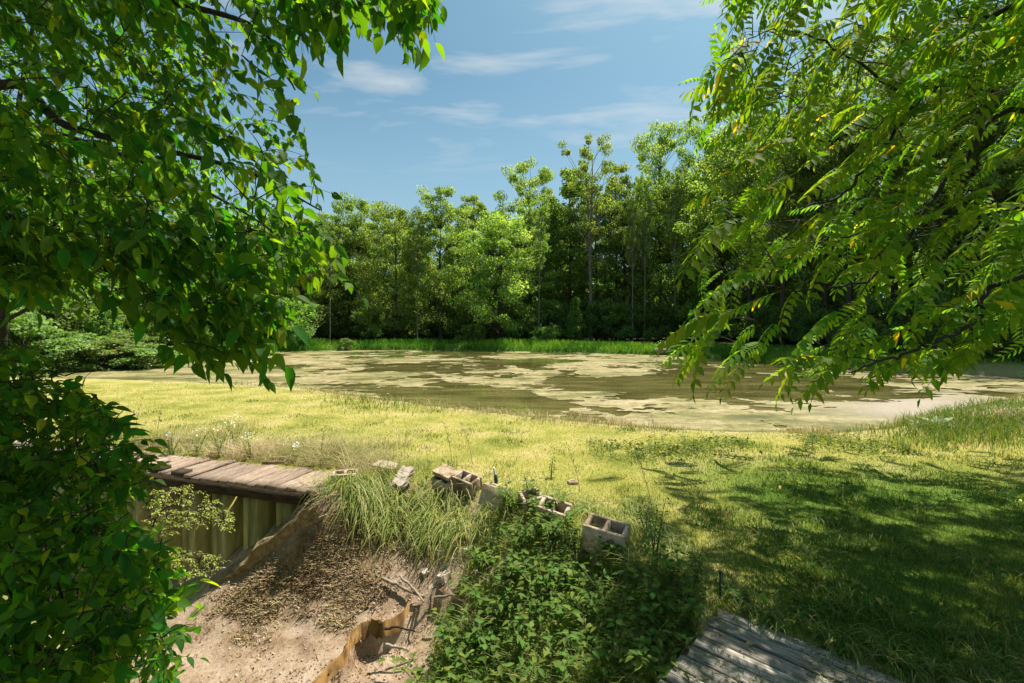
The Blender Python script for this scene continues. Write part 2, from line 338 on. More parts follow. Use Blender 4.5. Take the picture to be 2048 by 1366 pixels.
def gn(scale, detail=6, ro=.6):
    n = N(nt, 'ShaderNodeTexNoise', i_Scale=scale, i_Detail=float(detail), i_Roughness=ro); L(geo.outputs['Position'], n.inputs['Vector']); return n.outputs[0]
g1 = ramp(nt, [(.3, (.15, .17, .03)), (.5, (.31, .285, .07)), (.68, (.43, .345, .15))]); L(gn(1.1, 8), g1.inputs[0])
g2 = ramp(nt, [(.25, (.55, .55, .5)), (.6, (1, 1, 1))]); L(gn(30, 6, .7), g2.inputs[0])
cg = mixc(nt, 1.0, g1.outputs[0], g2.outputs[0], 'MULTIPLY')
gl = ramp(nt, [(.3, (.035, .085, .010)), (.7, (.11, .19, .025))]); L(gn(3, 6), gl.inputs[0])  # green ground tone, with the lawn's shade partly in the colour
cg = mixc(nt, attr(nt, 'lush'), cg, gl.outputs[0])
a1 = ramp(nt, [(.30, (.16, .10, .06)), (.46, (.30, .21, .14)), (.60, (.39, .295, .215)), (.8, (.45, .355, .27))]); L(gn(3.5, 9, .65), a1.inputs[0])
a2 = ramp(nt, [(.30, (.30, .25, .2)), (.42, (1, 1, 1))]); L(gn(26, 6, .6), a2.inputs[0])
ca = mixc(nt, 1.0, a1.outputs[0], a2.outputs[0], 'MULTIPLY')
ms = ramp(nt, [(.3, (.045, .033, .016)), (.5, (.16, .11, .055)), (.7, (.31, .225, .135))]); L(gn(24, 8, .7), ms.inputs[0])
mw = math_n(nt, 'MULTIPLY', math_n(nt, 'SUBTRACT', math_n(nt, 'ADD', attr(nt, 'moss'), gn(6, 9, .75)), .66), 3.5, True)
ca = mixc(nt, math_n(nt, 'MULTIPLY', mw, math_n(nt, 'GREATER_THAN', attr(nt, 'moss'), .01)), ca, ms.outputs[0])
st = ramp(nt, [(.3, (.30, .24, .11)), (.7, (.50, .40, .25))]); L(gn(14, 6), st.inputs[0])
cg = mixc(nt, attr(nt, 'shore'), cg, st.outputs[0])
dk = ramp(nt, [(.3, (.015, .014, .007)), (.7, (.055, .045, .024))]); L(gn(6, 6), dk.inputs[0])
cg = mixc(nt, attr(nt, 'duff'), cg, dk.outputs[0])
cc = mixc(nt, attr(nt, 'dirt'), cg, ca)
p = N(nt, 'ShaderNodeBsdfPrincipled', i_Roughness=.95); p.inputs['Specular IOR Level'].default_value = .1; L(cc, p.inputs['Base Color'])
b = nt.nodes.new('ShaderNodeBump'); b.inputs['Strength'].default_value = .7; b.inputs['Distance'].default_value = .03; L(gn(24, 8, .7), b.inputs['Height']); L(b.outputs[0], p.inputs['Normal'])
mat_out(nt, p.outputs[0]); M['ground'] = m   # soil, lawn and leaf mould in one sheet
def lush_shaded_w(x, y):  # greener grass, far and right; on the right it follows the tree's shade
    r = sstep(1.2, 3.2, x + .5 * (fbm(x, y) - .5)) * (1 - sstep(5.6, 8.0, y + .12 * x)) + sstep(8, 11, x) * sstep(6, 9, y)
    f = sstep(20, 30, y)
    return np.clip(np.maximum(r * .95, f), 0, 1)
def shorew(x, y, d): return sstep(1.6, .2, d) * (1 - sstep(18, 26, y)) * sstep(.35, .6, fbm(x * .9 + 4, y * .9) + .25)
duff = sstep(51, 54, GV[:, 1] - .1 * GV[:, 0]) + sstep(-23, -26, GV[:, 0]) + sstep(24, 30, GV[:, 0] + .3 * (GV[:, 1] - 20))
gme = mesh_np('ground', GV, GF, M['ground'], {'dirt': rav * sstep(.0, .12, dline(GV[:, 0], GV[:, 1], CREST)), 'moss': mossw, 'lush': lush_shaded_w(GV[:, 0], GV[:, 1]),
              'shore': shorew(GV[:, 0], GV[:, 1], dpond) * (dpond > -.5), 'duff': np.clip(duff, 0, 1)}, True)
tag(ob('ground', gme), None, None, kind='structure')

# ------------------------------------------------------------------ water
m, nt = mat_new('water'); L = nt.links.new
geo = nt.nodes.new('ShaderNodeNewGeometry')
mq = nt.nodes.new('ShaderNodeMapping'); mq.inputs['Scale'].default_value = (.35, 1.1, 1); L(geo.outputs['Position'], mq.inputs[0])
nq = N(nt, 'ShaderNodeTexNoise', i_Scale=1.0, i_Detail=9.0, i_Roughness=.68); L(mq.outputs[0], nq.inputs['Vector'])
c1 = ramp(nt, [(.36, (.050, .046, .013)), (.50, (.095, .085, .027)), (.64, (.17, .15, .055))]); L(nq.outputs[0], c1.inputs[0])
sp = ramp(nt, [(.60, (0, 0, 0)), (.70, (1, 1, 1))]); L(gn(16, 4, .7), sp.inputs[0])
cw = mixc(nt, math_n(nt, 'MULTIPLY', sp.outputs[0], .5), c1.outputs[0], (.34, .30, .14))
p = N(nt, 'ShaderNodeBsdfPrincipled', i_Roughness=.045); L(cw, p.inputs['Base Color']); p.inputs['IOR'].default_value = 1.33
b = nt.nodes.new('ShaderNodeBump'); b.inputs['Strength'].default_value = .06; b.inputs['Distance'].default_value = .04; L(gn(2.5, 3), b.inputs['Height']); L(b.outputs[0], p.inputs['Normal'])
mat_out(nt, p.outputs[0]); M['water'] = m
pw = chaikin(POND, 0); cen = pw.mean(0); pw = cen + (pw - cen) * 1.04
fan = np.array([[0, i + 1, (i + 1) % len(pw) + 1] for i in range(len(pw))])
tag(ob('pond_water', mesh_np('pond_water', np.r_[[[*cen, -.35]], np.c_[pw, np.full(len(pw), -.35)]], fan, M['water'])), None, None, kind='structure')
sx = np.array([[-16, 11], [-16, -1], [-.8, -1], [-1.0, 3.2], [-2.6, 4.4], [-4.0, 5.8], [-8, 7.4]])
tag(ob('stream_water', mesh_np('stream_water', np.c_[sx, np.full(len(sx), -1.56)], np.arange(len(sx))[None], noise_mat('stream', [(.35, (.20, .19, .06)), (.65, (.36, .33, .13))], 2, 5, .25, .05))), None, None, kind='structure')

# algae mats: triangles of a grid clipped where the mat field is positive
def clip_tris(V, T, f):
    fv = f[T]; pos = fv > 0; k = pos.sum(1); outV = []; outF = []; n = 0
    full = T[k == 3]; u, inv = np.unique(full, return_inverse=True); outV.append(V[u]); outF.append(inv.reshape(-1, 3)); n = len(u)
    for want in (1, 2):
        t = T[k == want]; pp = pos[k == want] if want == 1 else ~pos[k == want]
        if not len(t): continue
        a = pp.argmax(1); r = np.arange(len(t)); A = t[r, a]; B = t[r, (a + 1) % 3]; C = t[r, (a + 2) % 3]
        eab = V[A] + (V[B] - V[A]) * (f[A] / (f[A] - f[B]))[:, None]; eac = V[A] + (V[C] - V[A]) * (f[A] / (f[A] - f[C]))[:, None]
        if want == 1:
            outV.append(np.stack([V[A], eab, eac], 1).reshape(-1, 3)); outF.append(np.arange(len(t) * 3).reshape(-1, 3) + n); n += len(t) * 3
        else:
            outV.append(np.stack([eab, V[B], V[C], eac], 1).reshape(-1, 3)); q = np.arange(len(t))[:, None] * 4 + n
            outF.append(np.r_[q + [0, 1, 2], q + [0, 2, 3]]); n += len(t) * 4
    return np.concatenate(outV), np.concatenate(outF)
ax = axis([(-32, -14, .35), (-14, 12, .11), (12, 27, .3)]); ay = axis([(8.5, 20, .075), (20, 48, .22)])
AX, AY = np.meshgrid(ax, ay); av = np.c_[AX.ravel(), AY.ravel(), np.full(AX.size, -.338)]
apx, apy = proj(av)
fld = .62 * fbm(av[:, 0] * .30 + 40, av[:, 1] * .22 + 3, 5) + .38 * fbm(av[:, 0] * 1.0 + 7, av[:, 1] * .8, 5)
OPEN = [(1400, 757, 190, 26, .34), (1150, 765, 110, 17, .22), (900, 745, 150, 8, .14), (960, 722, 130, 7, .2), (870, 787, 90, 17, .22), (1070, 812, 110, 15, .2), (1010, 800, 70, 14, .2), (640, 768, 70, 14, .18),
        (1690, 800, 130, 16, .24), (1240, 795, 60, 7, .18), (1370, 812, 80, 6, .15), (1120, 838, 90, 11, .2), (1300, 858, 60, 6, .22), (1080, 706, 260, 4, .22), (1500, 820, 90, 5, .12), (700, 715, 80, 4, .12), (760, 735, 150, 10, .1)]
FILL = [(1850, 820, 160, 26, .3), (1000, 770, 70, 8, .12), (1240, 745, 60, 7, .2), (1400, 850, 400, 20, .12), (820, 770, 60, 9, .1), (300, 745, 300, 30, .25), (1140, 790, 110, 10, .14), (950, 806, 30, 8, .1), (1550, 700, 300, 8, .1), (700, 790, 80, 10, .12)]
th = .47
for (a, b_, ra, rb, s) in OPEN: fld -= .75 * s * np.exp(-((apx - a) / ra) ** 2 - ((apy - b_) / rb) ** 2)
for (a, b_, ra, rb, s) in FILL: fld += s * np.exp(-((apx - a) / ra) ** 2 - ((apy - b_) / rb) ** 2)
fld += .16 * (fbm(av[:, 0] * .5 + .9 * av[:, 1] + 60, av[:, 1] * 2.6 + 3, 4) - .5) + .26 * (fbm(av[:, 0] * 1.8, av[:, 1] * 3.0, 5) - .5) + .20 * (fbm(av[:, 0] * 5 + 3, av[:, 1] * 7, 3) - .5)
fld = fld - th - .006 + .10 * sstep(1.5, .2, dline(av[:, 0], av[:, 1], POND, True)) * (av[:, 1] < 20)
fld = np.where(inpoly(av[:, 0], av[:, 1], POND) | (dline(av[:, 0], av[:, 1], POND, True) < .25), fld, -1)
na = len(ax); ii = (np.arange(len(ay) - 1)[:, None] * na + np.arange(na - 1)).ravel()
AT = np.r_[np.stack([ii, ii + 1, ii + na + 1], -1), np.stack([ii, ii + na + 1, ii + na], -1)]
keep = (fld[AT] > 0).any(1); AV, AF = clip_tris(av, AT[keep], fld)
m, nt = mat_new('algae'); L = nt.links.new
geo = nt.nodes.new('ShaderNodeNewGeometry')
r1 = ramp(nt, [(.32, (.070, .070, .016)), (.42, (.15, .145, .035)), (.50, (.26, .225, .095)), (.60, (.34, .28, .15)), (.74, (.44, .35, .245))])
mpn = nt.nodes.new('ShaderNodeMapping'); mpn.inputs['Scale'].default_value = (.35, .8, 1); L(geo.outputs['Position'], mpn.inputs[0])
na_ = N(nt, 'ShaderNodeTexNoise', i_Scale=1.0, i_Detail=9.0, i_Roughness=.62); L(mpn.outputs[0], na_.inputs['Vector']); L(na_.outputs[0], r1.inputs[0])
r2 = ramp(nt, [(.30, (.35, .34, .20)), (.55, (1, 1, 1))]); L(gn(4.5, 10, .8), r2.inputs[0])
ca = mixc(nt, 1.0, r1.outputs[0], r2.outputs[0], 'MULTIPLY')
r3 = ramp(nt, [(.36, (.42, .40, .26)), (.54, (1, 1, 1))]); L(gn(1.7, 12, .86), r3.inputs[0]); ca = mixc(nt, 1.0, ca, r3.outputs[0], 'MULTIPLY')
ca = mixc(nt, attr(nt, 'grey'), ca, mixc(nt, gn(16, 6, .75), (.10, .085, .06), (.42, .35, .27)))
p = N(nt, 'ShaderNodeBsdfPrincipled', i_Roughness=.75); p.inputs['Specular IOR Level'].default_value = .25; L(ca, p.inputs['Base Color'])
b = nt.nodes.new('ShaderNodeBump'); b.inputs['Strength'].default_value = .6; b.inputs['Distance'].default_value = .03; L(gn(9, 7, .7), b.inputs['Height']); L(b.outputs[0], p.inputs['Normal'])
mat_out(nt, p.outputs[0]); M['algae'] = m
qx, qy = proj(AV)
grey = np.exp(-((qx - 1850) / 170) ** 2 - ((qy - 815) / 24) ** 2)
tag(ob('algae_mats', mesh_np('algae_mats', AV, AF, M['algae'], {'grey': np.clip(grey * 1.3, 0, 1)})), 'tan and yellow green algae mats floating on the pond', 'algae', kind='stuff')

# ------------------------------------------------------------------ grass
def blades(name, mat, x, y, h, wd, lean=.35, rnd=None, zoff=0, seg=1, dirs=None, z=None):
    n = len(x); z = hgt(x, y) if z is None else z
    th = rng.random(n) * 2 * np.pi; base = np.c_[x, y, z + zoff - .006]
    side = np.c_[np.cos(th), np.sin(th), np.zeros(n)] * (wd / 2)[:, None]
    ld = rng.random(n) * 2 * np.pi; lv = np.c_[np.cos(ld), np.sin(ld), np.zeros(n)] * (rng.random(n) * lean * h)[:, None]
    if dirs is not None: lv = lv * .4 + dirs * h[:, None]
    up = np.c_[np.zeros((n, 2)), h]
    rnd = rng.random(n) if rnd is None else rnd
    if seg == 1:
        V = np.stack([base - side, base + side, base + up + lv], 1).reshape(-1, 3); Fq = np.arange(n * 3).reshape(-1, 3)
        return mesh_np(name, V, Fq, mat, {'rnd': np.repeat(rnd, 3)})
    rows = []
    for k in range(seg):
        t = k / seg; c = base + up * (t * 1.25 - .5 * t * t * (1.0)) + lv * t * t; s = side * (1 - .55 * t)
        rows += [c - s, c + s]
    t = 1; rows.append(base + up * .75 + lv)
    V = np.stack(rows, 1); k = V.shape[1]; o = (np.arange(n) * k)[:, None]
    qs = [o + [2 * i, 2 * i + 1, 2 * i + 3, 2 * i + 2] for i in range(seg - 1)]; tr = o + [k - 3, k - 2, k - 1]
    return mesh_np(name, V.reshape(-1, 3), ([np.concatenate(qs)] if qs else []) + [tr], mat, {'rnd': np.repeat(rnd, k)})
def ground_pts(n, px0, px1, py0, py1, z=0.0):
    a = rng.uniform(px0, px1, n); b_ = rng.uniform(py0, py1, n); Y = (H - z) * F / (b_ - HZ); return (a - 1024) / F * Y, Y
def pdist(x, y):
    d = dline(x, y, POND, True); return np.where(inpoly(x, y, POND), -d, d)
def walk_s(x, y): return (x - WALL0[0]) * WU[0] + (y - WALL0[1]) * WU[1], (x - WALL0[0]) * WV[0] + (y - WALL0[1]) * WV[1]
def onwalk(x, y): s, v = walk_s(x, y); return (s > -.1) & (v > -.2) & (v < .62)
x, y = ground_pts(420000, -60, 2110, 770, 1400)
k = (~inpoly(x, y, RAVINE)) & (pdist(x, y) > .05) & ~ondeck(x, y) & ~onwalk(x, y); x, y = x[k], y[k]
lw = lush_shaded_w(x, y) * (.82 + .18 * sstep(.35, .6, fbm(x * 1.1 + 31, y * 1.1))); pick = rng.random(len(x)) < lw
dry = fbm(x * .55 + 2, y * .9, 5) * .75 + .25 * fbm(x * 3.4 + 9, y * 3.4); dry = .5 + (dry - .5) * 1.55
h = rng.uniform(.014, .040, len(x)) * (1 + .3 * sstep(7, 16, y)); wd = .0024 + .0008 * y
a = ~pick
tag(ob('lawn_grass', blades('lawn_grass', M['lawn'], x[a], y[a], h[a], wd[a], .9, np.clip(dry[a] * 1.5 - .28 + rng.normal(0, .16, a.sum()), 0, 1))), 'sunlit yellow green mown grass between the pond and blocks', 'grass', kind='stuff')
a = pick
tag(ob('shade_grass', blades('shade_grass', M['lush'], x[a], y[a], h[a] * 1.15, wd[a] * 1.1, 1.2, np.clip(dry[a] * 1.5 - .3 + rng.normal(0, .22, a.sum()), 0, 1))), 'green grass under the right-hand tree, coloured darker for its shade', 'grass', kind='stuff')
nc = 150; cx_, cy_ = ground_pts(nc, 300, 1900, 800, 1010); ci = rng.integers(0, nc, 9000); x = cx_[ci] + rng.normal(0, .09, 9000) * (1 + .05 * cy_[ci]); y = cy_[ci] + rng.normal(0, .09, 9000) * (1 + .05 * cy_[ci])
k = (~inpoly(x, y, RAVINE)) & (pdist(x, y) > .1) & ~onwalk(x, y); x, y = x[k], y[k]
tag(ob('lawn_clumps', blades('lawn_clumps', M['lush'], x, y, rng.uniform(.03, .10, len(x)), .003 + .0008 * y, 1.4, np.clip(rng.normal(.35, .3, len(x)), 0, 1), seg=2)), 'scattered darker grass clumps in the sunlit lawn', 'grass', kind='stuff')
# taller tufts in the shade and around the deck
x, y = ground_pts(26000, 1380, 2100, 900, 1400); k = (~inpoly(x, y, RAVINE)) & ~ondeck(x, y) & (fbm(x * 2.2, y * 2.2) > .53); x, y = x[k], y[k]
tag(ob('grass_tufts', blades('grass_tufts', M['lush'], x, y, rng.uniform(.04, .12, len(x)), .004 + .0009 * y, 1.6, seg=3)), 'taller green grass tufts in the shade beside the deck', 'grass', kind='stuff')
# dry grass on the near shore
x, y = ground_pts(110000, -60, 2060, 765, 920); d = pdist(x, y)
k = (d > -.2) & (d < 1.9) & (rng.random(len(x)) < .95 * sstep(1.9, .3, d + .8 * (fbm(x * 1.3, y * 1.3) - .5))) & (fbm(x * .9, y * .9) > .40 + .16 * sstep(2.5, 4.5, x) + .08 * sstep(-4, -9, x)); x, y = x[k], y[k]
tag(ob('shore_straw', blades('shore_straw', M['straw'], x, y, rng.uniform(.03, .34, len(x)) * (.15 + 1.4 * fbm(x * 1.9, y * 1.9) ** 1.5), .003 + .0008 * y, 1.5, np.clip(rng.normal(.62, .25, len(x)), 0, 1), seg=2)), 'dry straw coloured grass along the near edge of the pond', 'grass', kind='stuff')
# green reeds patches near shore
x, y = ground_pts(60000, 640, 2100, 780, 900); d = pdist(x, y); qx, qy = proj(np.c_[x, y, np.zeros(len(x))])
msk = np.exp(-((qx - 760) / 90) ** 2 - ((qy - 806) / 16) ** 2) + 1.6 * np.exp(-((qx - 1960) / 170) ** 2 - ((qy - 865) / 26) ** 2) + .35 * np.exp(-((qx - 880) / 30) ** 2 - ((qy - 818) / 8) ** 2)
k = (d > -.15) & (rng.random(len(x)) < msk * .6); x, y = x[k], y[k]
tag(ob('shore_grass', blades('shore_grass', M['lush'], x, y, rng.uniform(.05, .20, len(x)) * (1 + 1.1 * sstep(5, 8, x)), .004 + .0008 * y, 1.3, np.clip(rng.normal(.65, .22, len(x)), 0, 1), seg=2)), 'bright green tall grass clumps on the near pond edge', 'grass', kind='stuff')
# matted straw and long grass behind the walkway
x, y = ground_pts(46000, 120, 1000, 850, 985); qx, qy = proj(np.c_[x, y, np.zeros(len(x))])
k = ~inpoly(x, y, RAVINE) & ~onwalk(x, y) & (rng.random(len(x)) < sstep(850, 925, qy + 90 * (fbm(x * 1.2, y * 1.2) - .5)) * (1 - sstep(640, 960, qx + 200 * (fbm(x * 2, y * 2) - .5))) * sstep(.36, .58, fbm(x * 1.6 + 8, y * 1.6))); x, y = x[k], y[k]
r_ = np.clip(fbm(x * 1.3 + 5, y * 1.3) * 1.7 - .35 + rng.normal(0, .2, len(x)), 0, 1)
tag(ob('matted_straw', blades('matted_straw', M['straw'], x, y, rng.uniform(.05, .34, len(x)) * (.2 + 1.7 * fbm(x * 2.0, y * 2.0) ** 1.2), np.full(len(x), .006), 3.2, np.clip(r_ - .02, 0, 1), seg=3)), 'matted pale straw and grass behind the plank walkway', 'grass', kind='stuff')
# tussock hanging over the slope
def arch(n, pxy, hl, mat, name, label, dr, wdt=.008, seg=5):
    a = rng.integers(0, len(pxy), n); b0 = np.array([P(*pxy[i]) for i in a]) + rng.normal(0, 1, (n, 3)) * [.13, .10, 0]
    b0[:, 2] = hgt(b0[:, 0], b0[:, 1]) - .01
    Ln = rng.uniform(*hl, n); cl = rng.normal(0, .9, 40)[(b0[:, 0] * 9).astype(int) % 40]; an = cl + rng.normal(0, .55, n) + math.atan2(dr[1], dr[0]); hv = np.c_[np.cos(an), np.sin(an), np.zeros(n)]
    reach = rng.uniform(.35, .95, n); sd = np.c_[-np.sin(an), np.cos(an), np.zeros(n)] * wdt / 2
    rows = []
    for k in range(seg):
        t = k / seg; c = b0 + hv * (Ln * reach * (t ** 1.1))[:, None] + np.c_[np.zeros((n, 2)), Ln * (t * 1.15 - (.65 + reach * .8) * t * t)]; s = sd * (1 - .6 * t)
        rows += [c - s, c + s]
    rows.append(b0 + hv * (Ln * reach)[:, None] + np.c_[np.zeros((n, 2)), Ln * (1.15 - (.65 + reach * .8))])
    V = np.stack(rows, 1); k = V.shape[1]; o = (np.arange(n) * k)[:, None]
    qs = np.concatenate([o + [2 * i, 2 * i + 1, 2 * i + 3, 2 * i + 2] for i in range(seg - 1)])
    return tag(ob(name, mesh_np(name, V.reshape(-1, 3), [qs, o + [k - 3, k - 2, k - 1]], mat, {'rnd': np.repeat(rng.random(n), k)})), label, 'grass', kind='stuff')
arch(2500, [(690, 985, 5.6), (720, 1000, 5.5), (760, 1005, 5.4), (800, 1010, 5.3), (850, 1015, 5.2), (740, 975, 5.75), (800, 985, 5.6), (900, 1020, 5.1), (940, 1040, 4.95), (870, 985, 5.5)], (.18, .62), M['longgrass'], 'long_grass', 'long arching grass spilling over the top of the dirt slope', (-.55, -.8))
arch(1500, [(1180, 1010, 4.75), (1250, 1040, 4.5), (1290, 1070, 4.2), (1330, 1100, 3.95), (1270, 1000, 4.9), (1060, 985, 5.3), (1130, 1000, 5.0)], (.2, .55), M['longgrass'], 'long_grass', 'long grass growing around the hollow concrete block', (.2, -.5), .006)
arch(700, [(1500, 1190, 3.2), (1560, 1230, 3.0), (1640, 1260, 2.9), (1700, 1290, 2.8), (1780, 1330, 2.65), (1460, 1180, 3.3), (1860, 1350, 2.6)], (.12, .34), M['lush'], 'long_grass', 'green grass leaning over the far edge of the grey deck', (-.4, -.8), .007)
arch(1500, [(870, 822, 12.2), (930, 830, 11.7), (985, 838, 11.2), (1060, 846, 10.8), (1150, 853, 10.5), (900, 826, 12.0), (1010, 842, 11.0), (640, 792, 15.3), (1230, 864, 9.9)], (.15, .50), M['straw'], 'dry_grass', 'pinkish dry grass clumps at the waterline near the middle', (-.1, -.4), .011)
arch(1300, [(870, 960, 5.5), (900, 975, 5.4), (940, 985, 5.3), (975, 1000, 5.0), (1000, 1005, 4.95), (1040, 1010, 4.85), (1090, 1040, 4.5), (1130, 1050, 4.4), (790, 965, 5.6), (760, 945, 5.9), (1180, 1090, 4.0), (860, 940, 5.8)], (.12, .36), M['longgrass'], 'long_grass', 'grass growing up around the half buried blocks', (-.1, -.3), .006)
# dead moss on the slope
n = 80000; a = rng.uniform(400, 900, n); b_ = rng.uniform(995, 1295, n); k = inpoly(a, b_, MOSS); a, b_ = a[k], b_[k]
Y = np.full(len(a), 5.0)
for _ in range(7):   # walk the view ray to the slope
    zz = hgt((a - 1024) / F * Y, Y); Y = .5 * Y + .5 * np.clip((H - zz) * F / (b_ - HZ), 3.6, 6)
x, y = (a - 1024) / F * Y, Y; k = (1.3 * fbm(x * 3.4 + y * 2.0, y * 5.5, 5) + .42 * sstep(0, 130, dline(a, b_, MOSS, True)) + rng.normal(0, .10, len(x)) > .79) & inpoly(x, y, RAVINE); x, y = x[k], y[k]
tag(ob('dead_moss', blades('dead_moss', M['moss'], x, y, rng.uniform(.008, .040, len(x)), rng.uniform(.006, .018, len(x)), 2.6, np.clip(fbm(x * 4, y * 4) * 1.8 - .42 + rng.normal(0, .25, len(x)), 0, 1), seg=2)), 'brown dead moss and leaf litter matting the sunlit dirt slope', 'moss', kind='stuff')
x, y = [], []
a = rng.uniform(390, 1000, 5000); b_ = rng.uniform(1150, 1400, 5000); Y = np.full(5000, 4.5)
for _ in range(7):
    zz = hgt((a - 1024) / F * Y, Y); Y = .5 * Y + .5 * np.clip((H - zz) * F / (b_ - HZ), 3, 6)
x, y = (a - 1024) / F * Y, Y; k = inpoly(x, y, RAVINE) & (fbm(x * 4 + 3, y * 4) > .54); x, y = x[k], y[k]
tag(ob('dirt_crumbs', blades('dirt_crumbs', M['moss'], x, y, rng.uniform(.006, .03, len(x)), rng.uniform(.008, .03, len(x)), 2.2)), 'dark crumbs and leaf bits scattered on the pale dirt', 'debris', kind='stuff')
n = 420; a = rng.uniform(400, 880, n); b_ = rng.uniform(1060, 1380, n); Y = np.full(n, 4.5)
for _ in range(7):
    zz = hgt((a - 1024) / F * Y, Y); Y = .5 * Y + .5 * np.clip((H - zz) * F / (b_ - HZ), 3, 6)
x, y = (a - 1024) / F * Y, Y; k = inpoly(x, y, RAVINE); x, y = x[k], y[k]; n = len(x)
oct_ = np.array([[1, 0, 0], [0, 1, 0], [-1, 0, 0], [0, -1, 0], [0, 0, .7], [0, 0, -.7]]); of = np.array([[0, 1, 4], [1, 2, 4], [2, 3, 4], [3, 0, 4], [1, 0, 5], [2, 1, 5], [3, 2, 5], [0, 3, 5]])
V, Fl, Rn = stamp(oct_, [of], frames(rng.normal(0, 1, (n, 3)), rng.normal(0, 1, (n, 3)), rng.uniform(.004, .02, n) * rng.uniform(.5, 1.2, n)), np.c_[x, y, hgt(x, y) + .003], rng.random(n))
tag(ob('pebbles', mesh_np('pebbles', V, Fl, M['stone'], {'rnd': Rn}, True)), 'small stones and clods strewn on the pale dirt slope', 'pebbles', kind='stuff')
# far bank
xx = np.linspace(-26, 24, 200)
n = 70000; seg_i = rng.integers(0, len(POND), n); t = rng.random(n)[:, None]; q = POND[seg_i] * (1 - t) + np.roll(POND, -1, 0)[seg_i] * t
out = nrm(q - cen); q = q + out * (rng.random(n)[:, None] ** 1.5 * 2.6 - .15); k = (q[:, 1] > 28) & (fbm(q[:, 0] * .5, q[:, 1] * .5) > .3); q = q[k]
hh = rng.uniform(.35, .85, len(q)) * (.5 + .9 * fbm(q[:, 0] * .35 + 8, q[:, 1] * .35))
tag(ob('far_bank_grass', blades('far_bank_grass', M['fargrass'], q[:, 0], q[:, 1], hh, np.full(len(q), .045), .5, np.clip(fbm(q[:, 0] * .4, q[:, 1] * .4) * 1.8 - .55 + rng.normal(0, .15, len(q)), 0, 1), seg=2)), 'bright green tall grass along the far bank of the pond', 'grass', kind='stuff')
n = 60000; x = rng.uniform(-30, 34, n); y = rng.uniform(20, 60, n); k = (pdist(x, y) > 1) & (pdist(x, y) < 9); x, y = x[k], y[k]
tag(ob('far_lawn_grass', blades('far_lawn_grass', M['fargrass'], x, y, rng.uniform(.08, .25, len(x)), np.full(len(x), .05), .8)), 'strip of mown grass between the far bank and the wood', 'grass', kind='stuff')

# ------------------------------------------------------------------ foliage machinery
def leaf_hi(wr=.5, fold=.10, droop=.16, hump=.42):
    ts = np.array([0, .2, .42, .68, .86, 1.0]); ws = np.array([0, .80, 1.0, .72, .30, 0]) * wr / 2
    mid = np.c_[np.zeros(6), ts, -droop * ts ** 2]
    lf = np.c_[-ws, ts - .03, -droop * ts ** 2 + fold * ws / (wr / 2) * 1.0][1:5]; rt = lf * [-1, 1, 1]
    V = np.r_[mid, lf, rt]          # 0-5 mid, 6-9 left, 10-13 right
    q = [[i, i + 1, 5 + i + 1, 5 + i] for i in range(1, 4)]; q += [[i, 9 + i, 10 + i, i + 1] for i in range(1, 4)]
    t = [[0, 1, 6], [4, 5, 9], [0, 10, 1], [4, 13, 5]]
    return V, [np.array(t), np.array(q)]
def leaf_lo(wr=.5, fold=.08, droop=.12):
    V = np.array([[0, 0, 0], [0, .45, -droop * .2], [0, 1, -droop], [-wr / 2, .38, fold], [wr / 2, .38, fold], [-wr * .27, .74, -droop * .5 + fold * .5], [wr * .27, .74, -droop * .5 + fold * .5]])
    return V, [np.array([[0, 1, 3], [0, 4, 1], [2, 5, 1], [1, 6, 2]]), np.array([[1, 5, 3, 3][:3] + [3]])[:0].reshape(0, 4)] if False else [np.array([[0, 1, 3], [0, 4, 1], [1, 5, 3], [1, 4, 6], [1, 2, 5], [1, 6, 2]])]
DIAM = (np.array([[0, 0, 0], [.36, .45, .10], [0, 1, 0], [-.36, .45, .10]]), [np.array([[0, 1, 2], [0, 2, 3]])])
def inframe(off, pad=40):
    a, b = proj(off); return (off[:, 1] > .3) & (a > -pad) & (a < 2048 + pad) & (b > -pad) & (b < 1366 + pad)
def put_leaves(root, name, Mx, off, rnd, nobj, hi, lo, mat_one, mat_many, stuffname='foliage'):
    loc = np.array(root.location); s = np.linalg.norm(Mx[:, :, 1], axis=1)
    score = np.where(inframe(off), s / np.maximum(off[:, 1], .3), -1); order = np.argsort(-score)
    big = order[:nobj]; big = big[score[big] > 0]; rest = np.setdiff1d(np.arange(len(off)), big)
    if len(big):
        me = mesh_np(name, hi[0], hi[1], mat_one, {'rnd': np.full(len(hi[0]), .5)}, True)
        for i in big:
            o = bpy.data.objects.new(name, me); col.objects.link(o); o.parent = root
            m4 = np.eye(4); m4[:3, :3] = Mx[i]; m4[:3, 3] = off[i] - loc; o.matrix_local = Matrix(m4.tolist())
    if len(rest):
        inf = inframe(off[rest], 80)
        Vs, Fs, Rs, n = [], {}, [], 0
        for sel, T in ((rest[inf], hi), (rest[~inf], lo)):
            if not len(sel): continue
            V, Fl, R = stamp(T[0], T[1], Mx[sel], off[sel] - loc, rnd[sel])
            for f in Fl: Fs.setdefault(f.shape[1], []).append(f + n)
            Vs.append(V); Rs.append(R); n += len(V)
        o = ob(stuffname, mesh_np(stuffname, np.concatenate(Vs), [np.concatenate(v) for v in Fs.values()], mat_many, {'rnd': np.concatenate(Rs)}, True), root)
        o['kind'] = 'stuff'
UP = np.array([0, 0, 1.])
